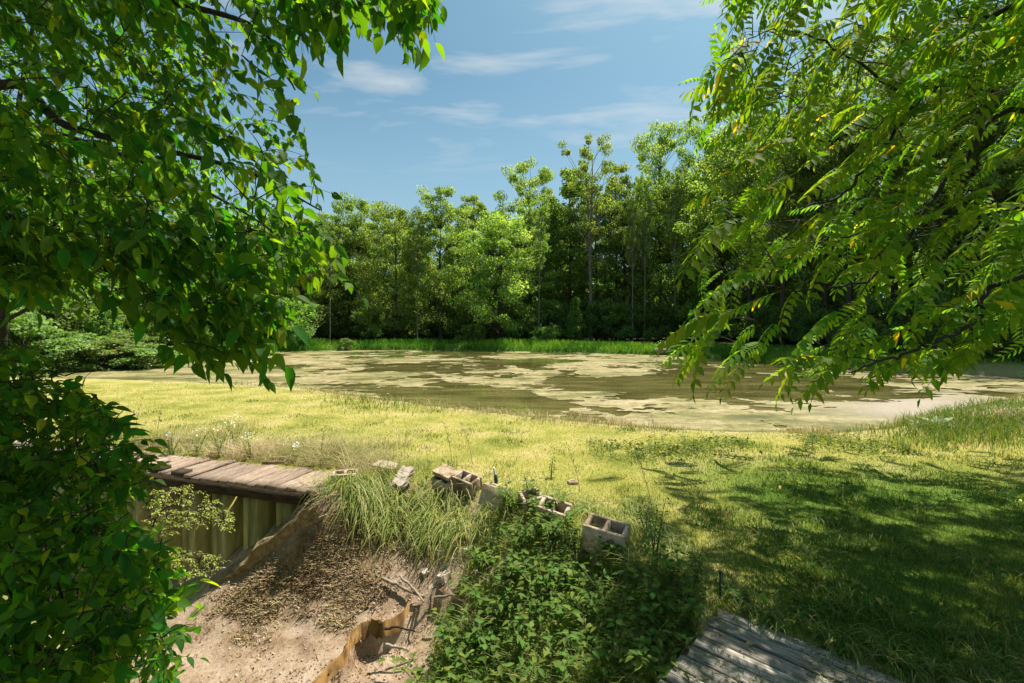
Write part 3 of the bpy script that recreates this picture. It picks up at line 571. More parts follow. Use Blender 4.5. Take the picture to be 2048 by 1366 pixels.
def twig_leaves(base, dr, ln, pairs, size, droop=.35, ldroop=.5, spread=.8, jit=.25, tilt=.35):
    Ms, Os, tips = [], [], []
    n = len(base); dr = nrm(dr); side = nrm(np.cross(dr, UP) + 1e-6)
    for k in range(pairs + 1):
        t = (k + .8) / (pairs + .8); t2 = np.full(n, t)
        p = base + dr * (ln * t)[:, None] - UP * (ln * droop * t * t)[:, None]
        tan = nrm(dr - UP * (2 * droop * t))
        for sgn in ((-1, 1) if k < pairs else (0,)):
            d = tan * (.55 if sgn else 1) + side * sgn * spread - UP * ldroop * rng.uniform(.3, 1.3, (n, 1)) + rng.normal(0, jit, (n, 3))
            nn = UP + side * sgn * .2 + rng.normal(0, tilt, (n, 3))
            Ms.append(frames(d, nn, size * rng.uniform(.75, 1.12, n) * (1.0 if k else .85))); Os.append(p + rng.normal(0, .004, (n, 3)))
    return np.concatenate(Ms), np.concatenate(Os)
def connect(mb, branches, bases, r0=.0045, r1=.0018, sag=.12, maxd=1e9):
    nodes = np.concatenate([b for b in branches]); 
    d0 = np.array([np.min(((nodes - b) ** 2).sum(1)) for b in bases])
    for i in np.argsort(d0):
        d = ((nodes - bases[i]) ** 2).sum(1); j = d.argmin(); a = nodes[j]; b = bases[i]; l = math.sqrt(d[j])
        if l < .02 or l > maxd: continue
        mid = (a + b) / 2 + UP * sag * l + rng.normal(0, .06 * l, 3); pts = bez(a, mid, b, 5)
        mb.tube(pts, np.linspace(r0, r1, 5), 4, False); nodes = np.r_[nodes, pts[2:]]
def sample_poly(poly, n):
    p = np.array(poly); out = np.zeros((0, 2))
    while len(out) < n:
        c = rng.uniform(p.min(0), p.max(0), (n * 2, 2)); out = np.r_[out, c[inpoly(c[:, 0], c[:, 1], poly)]]
    return out[:n]
def sample_sprays(poly, n, nc, sx, sy):
    c = sample_poly(poly, nc); return c[rng.integers(0, nc, n)] + rng.normal(0, 1, (n, 2)) * [sx, sy]
def PP(a, Y): return np.c_[(a[:, 0] - 1024) / F * Y, Y, H - (a[:, 1] - HZ) / F * Y]
HI = leaf_hi(.52); HIs = leaf_hi(.46); LO = leaf_lo(.5)

# ------------------------------------------------------------------ far trees
def tree_proto(seed, Ht, Wd, cb, ncl, rc, nper, leaf, prof, fork=0, bark='bark', lmat='leaf_far', tr=.22, flat=.6):
    r = np.random.default_rng(seed); mb = MB()
    def wob(z): return np.array([math.sin(z * .35 + seed) * .18, math.cos(z * .31 + seed * 2) * .18, 0])
    zs = np.linspace(-.3, Ht * .9, 12)
    stems = [np.array([[0, 0, z] + wob(z) * (z / Ht) for z in zs])]
    if fork:
        f0 = Ht * .3; stems.append(np.array([np.array([(z - f0) * fork, (z - f0) * .03, z]) + wob(z + 3) * .4 for z in np.linspace(f0, Ht * .88, 8)]))
    for k, s in enumerate(stems): mb.tube(s, tr * (1 if not k else .7) * (1 - .85 * np.linspace(0, 1, len(s)) ** 1.2) + .02, 7)
    u = cb + (1 - cb) * r.random(ncl) ** .85; th = r.random(ncl) * 2 * np.pi
    R = Wd / 2 * np.array([prof((a - cb) / (1 - cb)) for a in u]) * (1 + .25 * np.sin(3 * th + seed) + .15 * np.sin(7 * th + u * 9))
    rad = R * r.random(ncl) ** .45
    C = np.c_[rad * np.cos(th), rad * np.sin(th), u * Ht]
    cr_ = rc * r.uniform(.6, 1.25, ncl) * (1.1 - .35 * u)
    for i in r.permutation(ncl)[:min(ncl, 46)]:
        s = stems[r.integers(len(stems))]; z0 = max(C[i, 2] - rad[i] * r.uniform(.5, 1.0) - .6, cb * Ht * .75); j = np.abs(s[:, 2] - z0).argmin(); a = s[j]
        mb.tube(bez(a, (a + C[i]) / 2 + [0, 0, -.12 * rad[i]], C[i], 6), np.linspace(max(.02, tr * .38 * (1 - u[i] * .6)), .015, 6), 5, False)
    ci = np.repeat(np.arange(ncl), nper); n = len(ci)
    d = nrm(r.normal(0, 1, (n, 3))); rr = r.random(n) ** .4
    off = C[ci] + d * (rr * cr_[ci])[:, None] * [1, 1, flat]
    nn = d * .5 + UP * .55 + r.normal(0, .45, (n, 3)); dd = r.normal(0, 1, (n, 3)) + nrm(d) * .6 - UP * .35
    sz = leaf * r.uniform(.6, 1.3, n)
    rv = np.clip(.45 + .3 * (r.random(ncl)[ci] - .5) + r.normal(0, .2, n) + .12 * (u[ci] - .5), 0, 1)
    V, Fl, Rn = stamp(DIAM[0], DIAM[1], frames(dd, nn, sz), off, rv)
    return mb.mesh('trunk', M[bark], None, True), mesh_np('crown', V, Fl, M[lmat], {'rnd': Rn}), Ht, Wd
dome = lambda t: math.sqrt(max(0, 1 - (abs(t - .42) / .6) ** 2.2)) if t < 1.02 else 0
topd = lambda t: math.sqrt(max(0.02, 1 - (abs(t - .6) / .62) ** 2))
cone = lambda t: max(.08, 1 - t) ** .8
egg = lambda t: max(.30, math.sin(min(1, t * .80 + .15) * math.pi) ** .5)
PROTO = {
    'maple': tree_proto(1, 14, 10, .08, 130, 1.15, 190, .225, dome),
    'maple2': tree_proto(2, 15, 10, .10, 120, 1.15, 190, .225, egg),
    'oak': tree_proto(3, 18, 9, .28, 95, 1.1, 190, .225, egg),
    'oak2': tree_proto(4, 19, 9, .30, 90, 1.1, 190, .235, topd),
    'tall': tree_proto(5, 22, 9, .52, 70, .85, 150, .21, topd, .07, 'bark_pale', tr=.30),
    'slim': tree_proto(6, 20, 6.5, .18, 85, 1.0, 190, .225, egg),
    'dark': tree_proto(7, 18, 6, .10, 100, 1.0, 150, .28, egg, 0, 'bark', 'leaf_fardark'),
    'column': tree_proto(8, 4, 1.5, .02, 60, .34, 110, .13, cone, 0, 'bark', 'leaf_fardark', .07, 1.0),
    'shrub': tree_proto(9, 3.4, 5.2, .08, 60, .62, 130, .20, dome, 0, 'bark', 'leaf_shrub', .06, .5),
    'under': tree_proto(10, 4.5, 5.5, .04, 65, .75, 120, .24, dome, 0, 'bark', 'leaf_fardark', .08, .7),
}
def place_tree(kind, px, top, Y, wpx, label, group='trees around the pond', cat='tree', name='leafy_tree', X=None, hgtm=None):
    tm, cm, Ht, Wd = PROTO[kind]; x = (px - 1024) / F * Y if X is None else X
    z = float(hgt(np.array([x]), np.array([Y]))[0]); ht = hgtm or (H - (top - HZ) / F * Y - z); wd = wpx / F * Y if wpx else Wd * ht / Ht
    o = thing(name, (x, Y, z), label, cat, group); o.scale = (wd / Wd, wd / Wd, ht / Ht); o.rotation_euler = (0, 0, rng.uniform(0, 6.28))
    ob('trunk', tm, o); ob('crown', cm, o); return o
# front row, left to right (photograph columns)
FR = [('maple', 470, 430, 46, 170, 'round leafy tree behind the drooping left-hand boughs at the pond corner'),
      ('maple2', 600, 455, 49, 150, 'leafy tree at the wood edge just right of the left-hand boughs'),
      ('maple2', 715, 402, 57, 150, 'tree with a flat top rising behind the left end of the tree line'),
      ('maple2', 790, 420, 50, 165, 'grey green tree with a full crown left of the straight bare trunk'),
      ('oak', 880, 378, 51, 125, 'tree with a straight dark bare trunk near the middle of the bank'),
      ('slim', 948, 395, 60, 85, 'narrow pointed tree showing between two fuller crowns'),
      ('maple', 1000, 432, 48, 190, 'broad bright green tree standing alone at the middle of the far bank'),
      ('oak2', 1060, 338, 58, 125, 'airy tree with a divided open crown behind the broad bright tree'),
      ('dark', 1140, 342, 56, 110, 'dark green tree behind the pale forked trunk'),
      ('tall', 1182, 283, 51, 130, 'tallest tree with pale forked trunks and a high open crown'),
      ('slim', 1232, 335, 57, 85, 'yellow green slender tree right of the pale forked trunks'),
      ('oak2', 1320, 264, 54, 135, 'tall dark limbed tree right of the pale forked tree'),
      ('oak', 1430, 228, 50, 150, 'very tall tree half hidden by the tips of the right-hand boughs')]
for k, px_, top, Y, wp, lb in FR: place_tree(k, px_, top, Y + 4, wp, lb)
for k, px_, top, Y, wp, lb in [('tall', 1078, 400, 52.5, 52, 'slender bare trunk right of the broad bright tree'), ('tall', 1265, 380, 52.5, 47, 'slender bare trunk between the forked tree and the tall dark limbed tree'), ('tall', 1290, 350, 52.5, 52, 'thin pale trunk standing before the tall dark limbed tree'),
      ('tall', 1350, 330, 52.5, 62, 'slender bare trunk right of the tall dark limbed tree'), ('tall', 835, 430, 52.5, 52, 'slender trunk left of the straight dark bare trunk'), ('tall', 660, 450, 52.5, 52, 'thin trunk under the left part of the tree line')]: place_tree(k, px_, top, Y, wp, lb)
RT = [('oak', 1500, 250, 44, 0, 'tree behind the left tips of the drooping compound leaves'), ('oak2', 1565, 200, 41, 0, 'tall trunked tree in the shade left of the right-hand wood'),
      ('slim', 1650, 210, 38, 0, 'slender tree in the shaded wood behind the middle boughs'), ('oak2', 1700, 120, 35, 0, 'dark straight tree in the wood behind the right-hand boughs'),
      ('oak', 1790, 160, 36, 0, 'leafy tree in the shaded wood on the right side of the pond'), ('oak2', 1878, 60, 31, 0, 'tree with a pale straight trunk in the right-hand wood'),
      ('oak', 1980, 80, 30, 0, 'tree near the right edge behind the sunlit boughs'), ('maple2', 2080, 100, 28, 0, 'full crowned tree at the right edge of the wood')]
for k, px_, top, Y, wp, lb in RT: place_tree(k, px_, top, Y, wp, lb)
LT = [('maple', 60, 330, 34, 0, 'leafy tree at the far left above the bank shrubs'), ('maple2', 200, 300, 38, 0, 'tree with a sunlit crown seen through the left-hand leaves'),
      ('oak', 330, 330, 42, 0, 'tree behind the left-hand leaves next to the pond corner'), ('maple', -80, 250, 30, 0, 'leafy tree past the left edge of the view')]
for k, px_, top, Y, wp, lb in LT: place_tree(k, px_, top, Y, wp, lb)
place_tree('column', 1150, 598, 52, 40, 'small dark columnar evergreen left of the pale forked trunk', None, 'tree', 'evergreen_tree')
# rows behind, indistinguishable in the dark of the wood
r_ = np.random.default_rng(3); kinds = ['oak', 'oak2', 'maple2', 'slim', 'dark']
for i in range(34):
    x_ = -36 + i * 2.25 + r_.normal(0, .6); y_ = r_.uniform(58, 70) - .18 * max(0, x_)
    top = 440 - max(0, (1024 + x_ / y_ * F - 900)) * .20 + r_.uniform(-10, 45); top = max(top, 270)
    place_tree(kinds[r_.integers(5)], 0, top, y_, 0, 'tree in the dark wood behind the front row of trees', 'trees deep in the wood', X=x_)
for i in range(16):
    t = i / 15; x_ = 26 + 10 * r_.random() + 3 * t; y_ = 50 - 34 * t + r_.normal(0, 1)
    place_tree(kinds[r_.integers(5)], 0, 0, y_, 0, 'tree deep in the wood along the right side of the pond', 'trees deep in the right-hand wood', X=x_, hgtm=r_.uniform(14, 19))
for i in range(30):
    x_ = -30 + i * 1.95 + r_.normal(0, .5); y_ = r_.uniform(54, 60) - .2 * max(0, x_)
    place_tree('under', 0, 0, y_, 0, 'dark bush under the trees of the far bank', 'bushes under the far trees', 'bush', 'understory_bush', X=x_, hgtm=r_.uniform(2.2, 5.0))
for i in range(14):
    t = i / 13; x_ = 23 + 2 * r_.random() + 2 * t; y_ = 46 - 30 * t
    place_tree('under', 0, 0, y_, 0, 'dark bush under the trees of the right-hand bank', 'bushes under the right-hand trees', 'bush', 'understory_bush', X=x_, hgtm=r_.uniform(1.6, 3.6))
for i in range(12):
    t = i / 11; x_ = -27 - 4 * r_.random(); y_ = 48 - 22 * t
    place_tree('under', 0, 0, y_, 0, 'dark bush behind the left-hand bank', 'bushes behind the left bank', 'bush', 'understory_bush', X=x_, hgtm=r_.uniform(2.5, 6))
# the wood beyond: one mass that nobody could count
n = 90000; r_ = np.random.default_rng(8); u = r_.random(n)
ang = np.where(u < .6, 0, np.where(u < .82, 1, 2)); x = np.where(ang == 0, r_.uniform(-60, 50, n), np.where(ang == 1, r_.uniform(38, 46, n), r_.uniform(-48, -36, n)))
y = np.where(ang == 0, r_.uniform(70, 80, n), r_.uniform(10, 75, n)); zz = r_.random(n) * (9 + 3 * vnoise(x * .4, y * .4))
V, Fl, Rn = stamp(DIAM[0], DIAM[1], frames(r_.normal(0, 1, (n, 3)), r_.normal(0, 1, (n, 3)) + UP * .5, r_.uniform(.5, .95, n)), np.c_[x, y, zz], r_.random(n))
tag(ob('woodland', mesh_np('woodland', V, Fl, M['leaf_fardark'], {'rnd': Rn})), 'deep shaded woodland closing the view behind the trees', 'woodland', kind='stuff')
# shrubs on the left bank
for px_, top, Y, wp, lb in [(40, 640, 23.5, 210, 'sunlit shrub with a few orange leaves at the left edge of the bank'), (130, 668, 25, 170, 'layered green shrub on the left bank next to the orange flecked one'),
        (215, 682, 25.2, 170, 'low spreading shrub leaning over the algae on the left bank'), (285, 690, 26.2, 140, 'low shrub at the tip of the left bank by the water'),
        (250, 668, 27.5, 110, 'pale topped shrub standing behind the low left bank shrubs'), (-60, 600, 24, 240, 'tall shrub past the left edge of the bank')]:
    place_tree('shrub', px_, top, Y, wp, lb, 'shrubs on the left bank', 'shrub', 'bank_shrub')
for px_, top, Y, wp, lb in [(690, 678, 45.5, 34, 'pale little bush in the grass of the far bank'), (945, 650, 49, 60, 'small bush left of the broad bright tree trunk'), (1085, 655, 49, 55, 'small bush right of the broad bright tree trunk'),
        (575, 600, 46, 120, 'dark round bush under the left end of the tree line')]:
    place_tree('under' if Y > 45.8 else 'shrub', px_, top, Y, wp, lb, None, 'bush', 'bank_bush')

# ------------------------------------------------------------------ near left tree
LTP = [(-260, -150), (800, -150), (830, -30), (740, -15), (640, 10), (570, 90), (605, 170), (610, 240), (545, 290), (600, 350), (640, 405), (620, 480), (575, 535), (490, 570), (520, 640), (570, 705), (545, 750), (425, 735), (330, 640), (150, 570), (-260, 570)]
def leafy(root, branches, tw_t, tw_d, ln, pairs, size, nobj, mats, hi, lo, droop=.35, ldroop=.5, bmat='twig', spread=.8, maxd=1e9, jit=.25, tilt=.35):
    mb = MB(); loc = np.array(root.location); paths = []
    for pts, r0, r1 in branches:
        s = spline(pts, 7); mb.tube(s, np.linspace(r0, r1, len(s)), 7); paths.append(s)
    base = tw_t - nrm(tw_d) * (ln * .5)[:, None]
    connect(mb, paths, base, maxd=maxd)
    for i in range(len(base)):   # the twig that carries the leaves
        t = np.linspace(0, 1, 4)[:, None]; d = nrm(tw_d[i]); mb.tube(base[i] + d * ln[i] * t - UP * ln[i] * droop * t * t, np.linspace(.0022, .001, 4), 3, False)
    mb.V = [v - loc for v in mb.V]; mb.build('branches', M[bmat], root, None, True)
    Mx, off = twig_leaves(base, tw_d, ln, pairs, size, droop, ldroop, spread, jit, tilt)
    put_leaves(root, 'leaf', Mx, off, rng.random(len(off)), nobj, hi, lo, M[mats[0]], M[mats[1]])
root = thing('ash_tree', (-5.2, 3.2, -1.2), 'near tree on the left with drooping dark and backlit oval leaves', 'tree')
a = np.r_[sample_poly(LTP, 760), sample_sprays(LTP, 570, 80, 34, 24), sample_poly([(540, -60), (880, -60), (868, -5), (800, 45), (770, 10), (700, 5), (600, 50)], 70)]; NL = len(a)
Yd = rng.choice([0, 1], NL, p=[.62, .38]); Y = np.where(Yd == 0, rng.uniform(2.5, 4.3, NL), rng.uniform(4.3, 6.0, NL)); Y[1330:] = rng.uniform(2.5, 3.2, 70); Y = np.where((a[:, 1] > 400), np.minimum(Y, rng.uniform(2.7, 3.7, NL)), Y)
T = PP(a, Y); dirs = np.array([.85, .1, -.32]) + rng.normal(0, .36, (NL, 3)); dirs[1330:] = np.array([.3, 0, -1]) + rng.normal(0, .25, (70, 3))
# unseen boughs overhead, above the picture, shaped to shade the near leaves
nb = 620; B = np.c_[rng.uniform(-5.8, -1.0, nb), rng.uniform(2.0, 5.2, nb), rng.uniform(5.0, 8.0, nb)]
nb2 = 160; B = np.r_[B, np.c_[rng.uniform(-6.5, -3.2, nb2), rng.uniform(2.5, 5.6, nb2), rng.uniform(5.0, 8.2, nb2)]]
qx, qy = proj(B); B = B[(qy < -60) | (qx < -60)]
T = np.r_[T, B]; dirs = np.r_[dirs, np.array([.5, .1, -.4]) + rng.normal(0, .4, (len(B), 3))]
ln = np.r_[rng.uniform(.2, .34, NL), rng.uniform(.4, .6, len(B))]; size = np.r_[rng.uniform(.07, .165, NL), rng.uniform(.17, .26, len(B))]
br = [([(-5.2, 3.2, -1.3), (-5.1, 3.2, 1), (-4.9, 3.3, 3), (-4.6, 3.3, 5), (-4.2, 3.2, 7.2)], .15, .06),
      ([(-4.9, 3.3, 2.9), P(0, 170, 3.6), P(130, 250, 3.5), P(330, 300, 3.5), P(500, 345, 3.6), P(640, 420, 3.7)], .045, .006),
      ([(-4.9, 3.3, 2.4), P(0, 430, 3.4), P(160, 510, 3.3), P(330, 600, 3.25), P(440, 660, 3.2), P(540, 720, 3.2)], .04, .005),
      ([(-4.7, 3.3, 4.2), P(100, -60, 3.6), P(330, 0, 3.6), P(520, 60, 3.6), P(590, 180, 3.6)], .045, .006),
      ([(-4.6, 3.3, 4.6), (-3, 3.2, 4.9), (-1.8, 3.1, 4.8), (-.8, 3.1, 4.4)], .05, .008), ([(-4.4, 3.2, 5.5), (-3, 2.2, 5.6), (-1.5, 1.8, 5.5), (-.2, 1.6, 5.2)], .05, .01),
      ([(-4.6, 3.3, 3.6), P(60, 250, 5), P(300, 330, 5.2), P(480, 420, 5.3), P(600, 500, 5.4)], .04, .006), ([(-4.6, 3.3, 5.2), (-5, 4.5, 6.2), (-5.2, 5.2, 7)], .05, .01)]
leafy(root, br, T, dirs, ln, 3, size, 300, ('leaf_one', 'leaf_near'), HI, LO, .30, .65, jit=.36, tilt=.55)
root = thing('sapling', (-9.3, 8.5, 0), 'sunlit young tree standing behind the near left tree', 'tree')
a = np.r_[sample_poly([(-150, 180), (250, 230), (430, 330), (560, 400), (600, 470), (560, 540), (420, 560), (200, 600), (-150, 620)], 480), sample_poly([(-150, -120), (330, -120), (420, 60), (470, 250), (420, 330), (250, 240), (-150, 200)], 420)]; NS = len(a); Y = rng.uniform(6.6, 9.6, NS)
leafy(root, [([(-9.3, 8.5, -.2), (-9.2, 8.5, 2), (-9, 8.4, 4), (-8.8, 8.4, 6), (-8.2, 8.3, 8.5)], .08, .02), ([(-9.2, 8.5, 2), (-7, 8.6, 3.2), (-5, 8.7, 3.6), (-3.8, 8.7, 3.2)], .035, .008), ([(-9.1, 8.5, 3), (-7.4, 8.4, 4.4), (-6, 8.3, 5.2)], .03, .008)],
      PP(a, Y), np.array([.5, 0, -.3]) + rng.normal(0, .5, (NS, 3)), rng.uniform(.3, .5, NS), 3, rng.uniform(.10, .16, NS), 120, ('leaf_one', 'leaf_near'), HI, LO)

# near left shrubs
LS = [('broad leaved shrub filling the lower left corner above the stream', [(-260, 980), (60, 960), (200, 990), (310, 1090), (350, 1160), (375, 1230), (365, 1300), (300, 1450), (-260, 1450)], (2.2, 3.4), (-2.7, 3.0), 720, .115),
      ('dark leaved shrub at the left edge in front of the algae', [(-260, 650), (40, 690), (120, 745), (190, 790), (250, 850), (275, 905), (290, 990), (180, 1000), (60, 970), (-260, 990)], (2.4, 3.6), (-3.6, 3.3), 560, .10)]
for lb, poly, (y0, y1), (bx, by), n, sz in LS:
    root = thing('broadleaf_shrub', (bx, by, float(hgt(np.array([bx]), np.array([by]))[0])), lb, 'shrub', 'shrubs on the stream bank')
    a = sample_poly(poly, n); Y = rng.uniform(y0, y1, n); T = PP(a, Y); T[:, 2] = np.maximum(T[:, 2], -1.5); b0 = np.array(root.location)
    br = [([b0 - [0, 0, .1], b0 + [rng.normal(0, .2), rng.normal(0, .2), .8], T[j]], .018, .005) for j in rng.integers(0, n, 9)]
    leafy(root, br, T, np.array([.45, -.05, -.1]) + rng.normal(0, .5, (n, 3)), rng.uniform(.16, .28, n), 3, rng.uniform(.6, 1.1, n) * sz, 300, ('leaf_one', 'leaf_near'), HI, LO, .25, .4, jit=.4, tilt=.6)
# fine leaved sunlit sprays
root = thing('privet_shrub', (-3.6, 4.3, -1.6), 'pale sunlit fine leaved sprays in front of the sheet pile wall', 'shrub')
a = np.r_[sample_poly([(300, 985), (370, 970), (430, 995), (470, 1030), (450, 1060), (400, 1050), (330, 1070), (290, 1040)], 130), sample_poly([(300, 1080), (380, 1100), (460, 1120), (430, 1140), (380, 1160), (320, 1140)], 80)]
Y = rng.uniform(4.1, 4.7, len(a)); T = PP(a, Y); b0 = np.array(root.location)
leafy(root, [([b0, b0 + [.1, .05, .6], P(310, 1040, 4.4), P(400, 1010, 4.4), P(460, 1035, 4.4)], .012, .003), ([b0, b0 + [.05, .05, .4], P(330, 1130, 4.3), P(450, 1125, 4.4)], .01, .003)], T, np.array([.7, 0, .1]) + rng.normal(0, .35, (len(a), 3)),
      rng.uniform(.07, .13, len(a)), 4, rng.uniform(.022, .034, len(a)), 300, ('leaf_pale', 'leaf_pale'), HIs, LO, .2, .1)

# ------------------------------------------------------------------ walnut boughs on the right
def walnut_leaf(droop, npair=7):
    V, Fs, n = [], [], 0; tv, tf = leaf_lo(.40, .05, .12)
    def rach(t): return np.array([.03 * math.sin(t * 3), t, -droop * t * t])
    for k in range(npair + 1):
        t = .16 + .84 * k / npair; p = rach(t); tan = nrm(rach(min(1, t + .02)) - rach(t - .02)); s = (.185 + .10 * math.sin(math.pi * (.15 + .8 * t)))
        for sg in ((-1, 1) if k < npair else (0,)):
            d = nrm(tan * (.45 if sg else 1) + np.array([sg * .85, 0, -.28])); Mx = frames(d[None], np.array([[sg * .15, 0, 1.]]), np.array([s * (1 if sg else .8)]))[0]
            V.append(tv @ Mx.T + p); Fs.append(tf[0] + n); n += len(tv)
    pts = np.array([rach(t) for t in np.linspace(0, 1, 5)]); w_ = np.array([.006, 0, 0])
    V.append(np.r_[pts - w_, pts + w_]); Fs.append(np.array([[i + n, i + 1 + n, i + 6 + n] for i in range(4)] + [[i + n, i + 6 + n, i + 5 + n] for i in range(4)]))
    return np.concatenate(V), [np.concatenate(Fs)]
WL = [walnut_leaf(.12), walnut_leaf(.35), walnut_leaf(.6)]
root = thing('walnut_tree', (7.6, 4.6, 0), 'near tree on the right with long drooping feathery compound leaves', 'tree')
WP = [(1480, -120), (1440, 60), (1430, 150), (1470, 230), (1430, 310), (1400, 400), (1430, 470), (1390, 560), (1400, 640), (1430, 700), (1560, 740), (1650, 760), (1740, 770), (1850, 700), (2000, 700), (2200, 720), (2200, -120)]
HOLE = [(1480, 540), (1600, 560), (1720, 560), (1900, 480), (1930, 600), (1800, 650), (1640, 640), (1520, 650)]
a = np.r_[sample_poly(WP, 330), sample_sprays(WP, 430, 62, 42, 26)]; keepm = ~inpoly(a[:, 0], a[:, 1], HOLE) | (rng.random(len(a)) < .22); a = a[keepm]; n1_ = len(a)
Y = np.where(rng.random(n1_) < .5, rng.uniform(3.4, 5.2, n1_), rng.uniform(5.2, 8.0, n1_))
T = PP(a, Y); T = T[T[:, 2] > .25]
nb = 1100; B = np.c_[rng.uniform(2.6, 9.0, nb), rng.uniform(1.5, 7.4, nb), rng.uniform(3.8, 9.0, nb)]; B = B[B[:, 2] > 3.2 + .0 * B[:, 0]]  # unseen leaves outside the view, placed to shade the lawn and deck
qx, qy = proj(B); B = B[(qx > 2060) | (qy < -40)]; B = B[(B[:, 0] > 2.4 + .45 * (B[:, 2] - 3.6) + .25 * np.maximum(B[:, 1] - 4, 0))]
br = [([(7.6, 4.6, -.2), (7.5, 4.6, 1.5), (7.3, 4.7, 3.2), (7.0, 4.8, 5.5), (6.6, 4.8, 8)], .20, .08),
      ([(7.2, 4.7, 4.4), P(2048, 20, 5.0), P(1900, 105, 5.0), P(1830, 205, 4.9), P(1760, 300, 4.8), P(1690, 385, 4.7), P(1600, 420, 4.7)], .06, .012),
      ([P(1830, 205, 4.9), P(1720, 130, 4.8), P(1600, 65, 4.6), P(1520, 70, 4.4), P(1450, 120, 4.2)], .025, .005),
      ([(7.3, 4.7, 3.4), P(2048, 220, 5.2), P(1930, 320, 5.2), P(1850, 420, 5.1), P(1760, 540, 5.0), P(1640, 580, 4.8), P(1480, 570, 4.6)], .055, .008),
      ([(7.5, 4.6, 2.0), P(2048, 560, 4.6), P(1950, 645, 4.4), P(1850, 695, 4.2), P(1770, 720, 4.0), P(1700, 740, 3.7)], .045, .008),
      ([P(1850, 695, 4.2), P(1800, 640, 4.3), P(1720, 590, 4.4)], .012, .004), ([P(1850, 420, 5.1), P(1700, 470, 5.3), P(1560, 500, 5.4), P(1420, 560, 5.4)], .02, .005),
      ([(7.0, 4.8, 5.4), P(1950, -80, 6), P(1750, 50, 6.5), P(1600, 200, 6.8), P(1480, 350, 7)], .05, .008), ([(6.8, 4.8, 6.2), (5, 3.6, 6.2), (3.6, 2.8, 5.6)], .06, .012), ([(7.1, 4.8, 4.9), (5.8, 3, 4.9), (4.3, 2, 4.5)], .05, .012),
      ([(7.3, 4.7, 3.6), P(2000, 420, 6.5), P(1800, 480, 7), P(1600, 440, 7.3)], .045, .008)]
T = np.r_[T, B]; n = len(T)
mb = MB(); loc = np.array(root.location); paths = []
for pts, r0, r1 in br: pts = [p_ if not isinstance(p_, np.ndarray) else np.array([0, 0, H]) + (p_ - [0, 0, H]) * .86 for p_ in pts]; s = spline(pts, 7); mb.tube(s + rng.normal(0, .012, s.shape), np.linspace(r0, r1, len(s)) * (.55 if r0 < .1 else 1), 7); paths.append(s)
d = np.array([-.80, -.12, -.40]) + rng.normal(0, .29, (n, 3)); lnw = np.r_[rng.uniform(.40, .66, n - len(B)), rng.uniform(.6, .85, len(B))]
base = T - nrm(d) * (lnw * .5)[:, None]; connect(mb, paths, base, .006, .002, .10)
mb.V = [v - loc for v in mb.V]; mb.build('branches', M['twig'], root, None, True)
Mx = frames(d, UP + rng.normal(0, .36, (n, 3)), lnw)
score = np.where(inframe(T), lnw / T[:, 1], -1); big = np.argsort(-score)[:300]; rest = np.setdiff1d(np.arange(n), big)
wm = [mesh_np('compound_leaf', v[0], v[1], M['leaf_walnut'], {'rnd': np.repeat(rng.random(len(v[0]) // 7 + 2), 7)[:len(v[0])]}) for v in WL]
for j, i in enumerate(big):
    o = bpy.data.objects.new('compound_leaf', wm[j % 3]); col.objects.link(o); o.parent = root
    m4 = np.eye(4); m4[:3, :3] = Mx[i]; m4[:3, 3] = base[i] - loc; o.matrix_local = Matrix(m4.tolist())
Vs, Fs, Rs, n0 = [], [], [], 0
for v in range(3):
    sel = rest[v::3]; tv, tf = WL[v]; V, Fl, R = stamp(tv, tf, Mx[sel], base[sel] - loc, rng.random(len(sel)))
    R = np.clip(np.repeat(rng.random(len(V) // 7 + 1), 7)[:len(V)], 0, 1)
    Vs.append(V); Fs.append(Fl[0] + n0); Rs.append(R); n0 += len(V)
ob('foliage', mesh_np('foliage', np.concatenate(Vs), np.concatenate(Fs), M['leaf_walnut'], {'rnd': np.concatenate(Rs)}), root)['kind'] = 'stuff'

# ------------------------------------------------------------------ plank walkway and sheet pile wall
root = thing('plank_walkway', (*WALL0, -.05), 'weathered plank walkway on top of the corrugated sheet pile wall', 'walkway')
L0 = np.array(root.location); R = np.array([[WU[0], WV[0], 0], [WU[1], WV[1], 0], [0, 0, 1]])
if np.linalg.det(R) < 0: R = R @ np.diag([1, 1, 1])
pm = []
for k in range(4):
    mb = MB(); nseg = 5; ys = np.linspace(-.34, .34, nseg)
    cs = [[-.066, -.019], [.066, -.019], [.066, .017], [.05, .021], [-.05, .021], [-.066, .017]]
    V = np.array([[c[0] + rng.normal(0, .0025), yy, c[1] + rng.normal(0, .0015) + .006 * math.sin(yy * 5 + k)] for yy in ys for c in cs])
    q = [[i * 6 + j, i * 6 + (j + 1) % 6, i * 6 + 6 + (j + 1) % 6, i * 6 + 6 + j] for i in range(nseg - 1) for j in range(6)]
    mb.add(V, [[0, 2, 1], [0, 3, 2], [0, 4, 3], [0, 5, 4]] + [[24 + a for a in t] for t in ([0, 1, 2], [0, 2, 3], [0, 3, 4], [0, 4, 5])], q); pm.append(mb.mesh('plank', M['plank']))
Rm = Matrix(((WU[0], WV[0], 0), (WU[1], WV[1], 0), (0, 0, 1)))
for i in range(48):
    s = -.02 + i * .146; c = WALL0 + WU * s + WV * (.20 + rng.normal(0, .012)); o = ob('plank', pm[i % 4], root)
    m4 = (Matrix.Translation((c[0] - L0[0], c[1] - L0[1], .045 + rng.normal(0, .004) + (.02 if i in (13, 16) else 0))) @ Rm.to_4x4() @ Matrix.Rotation(rng.normal(0, .012), 4, 'Z') @ Matrix.Rotation(rng.normal(0, .02), 4, 'Y'))
    o.matrix_local = m4
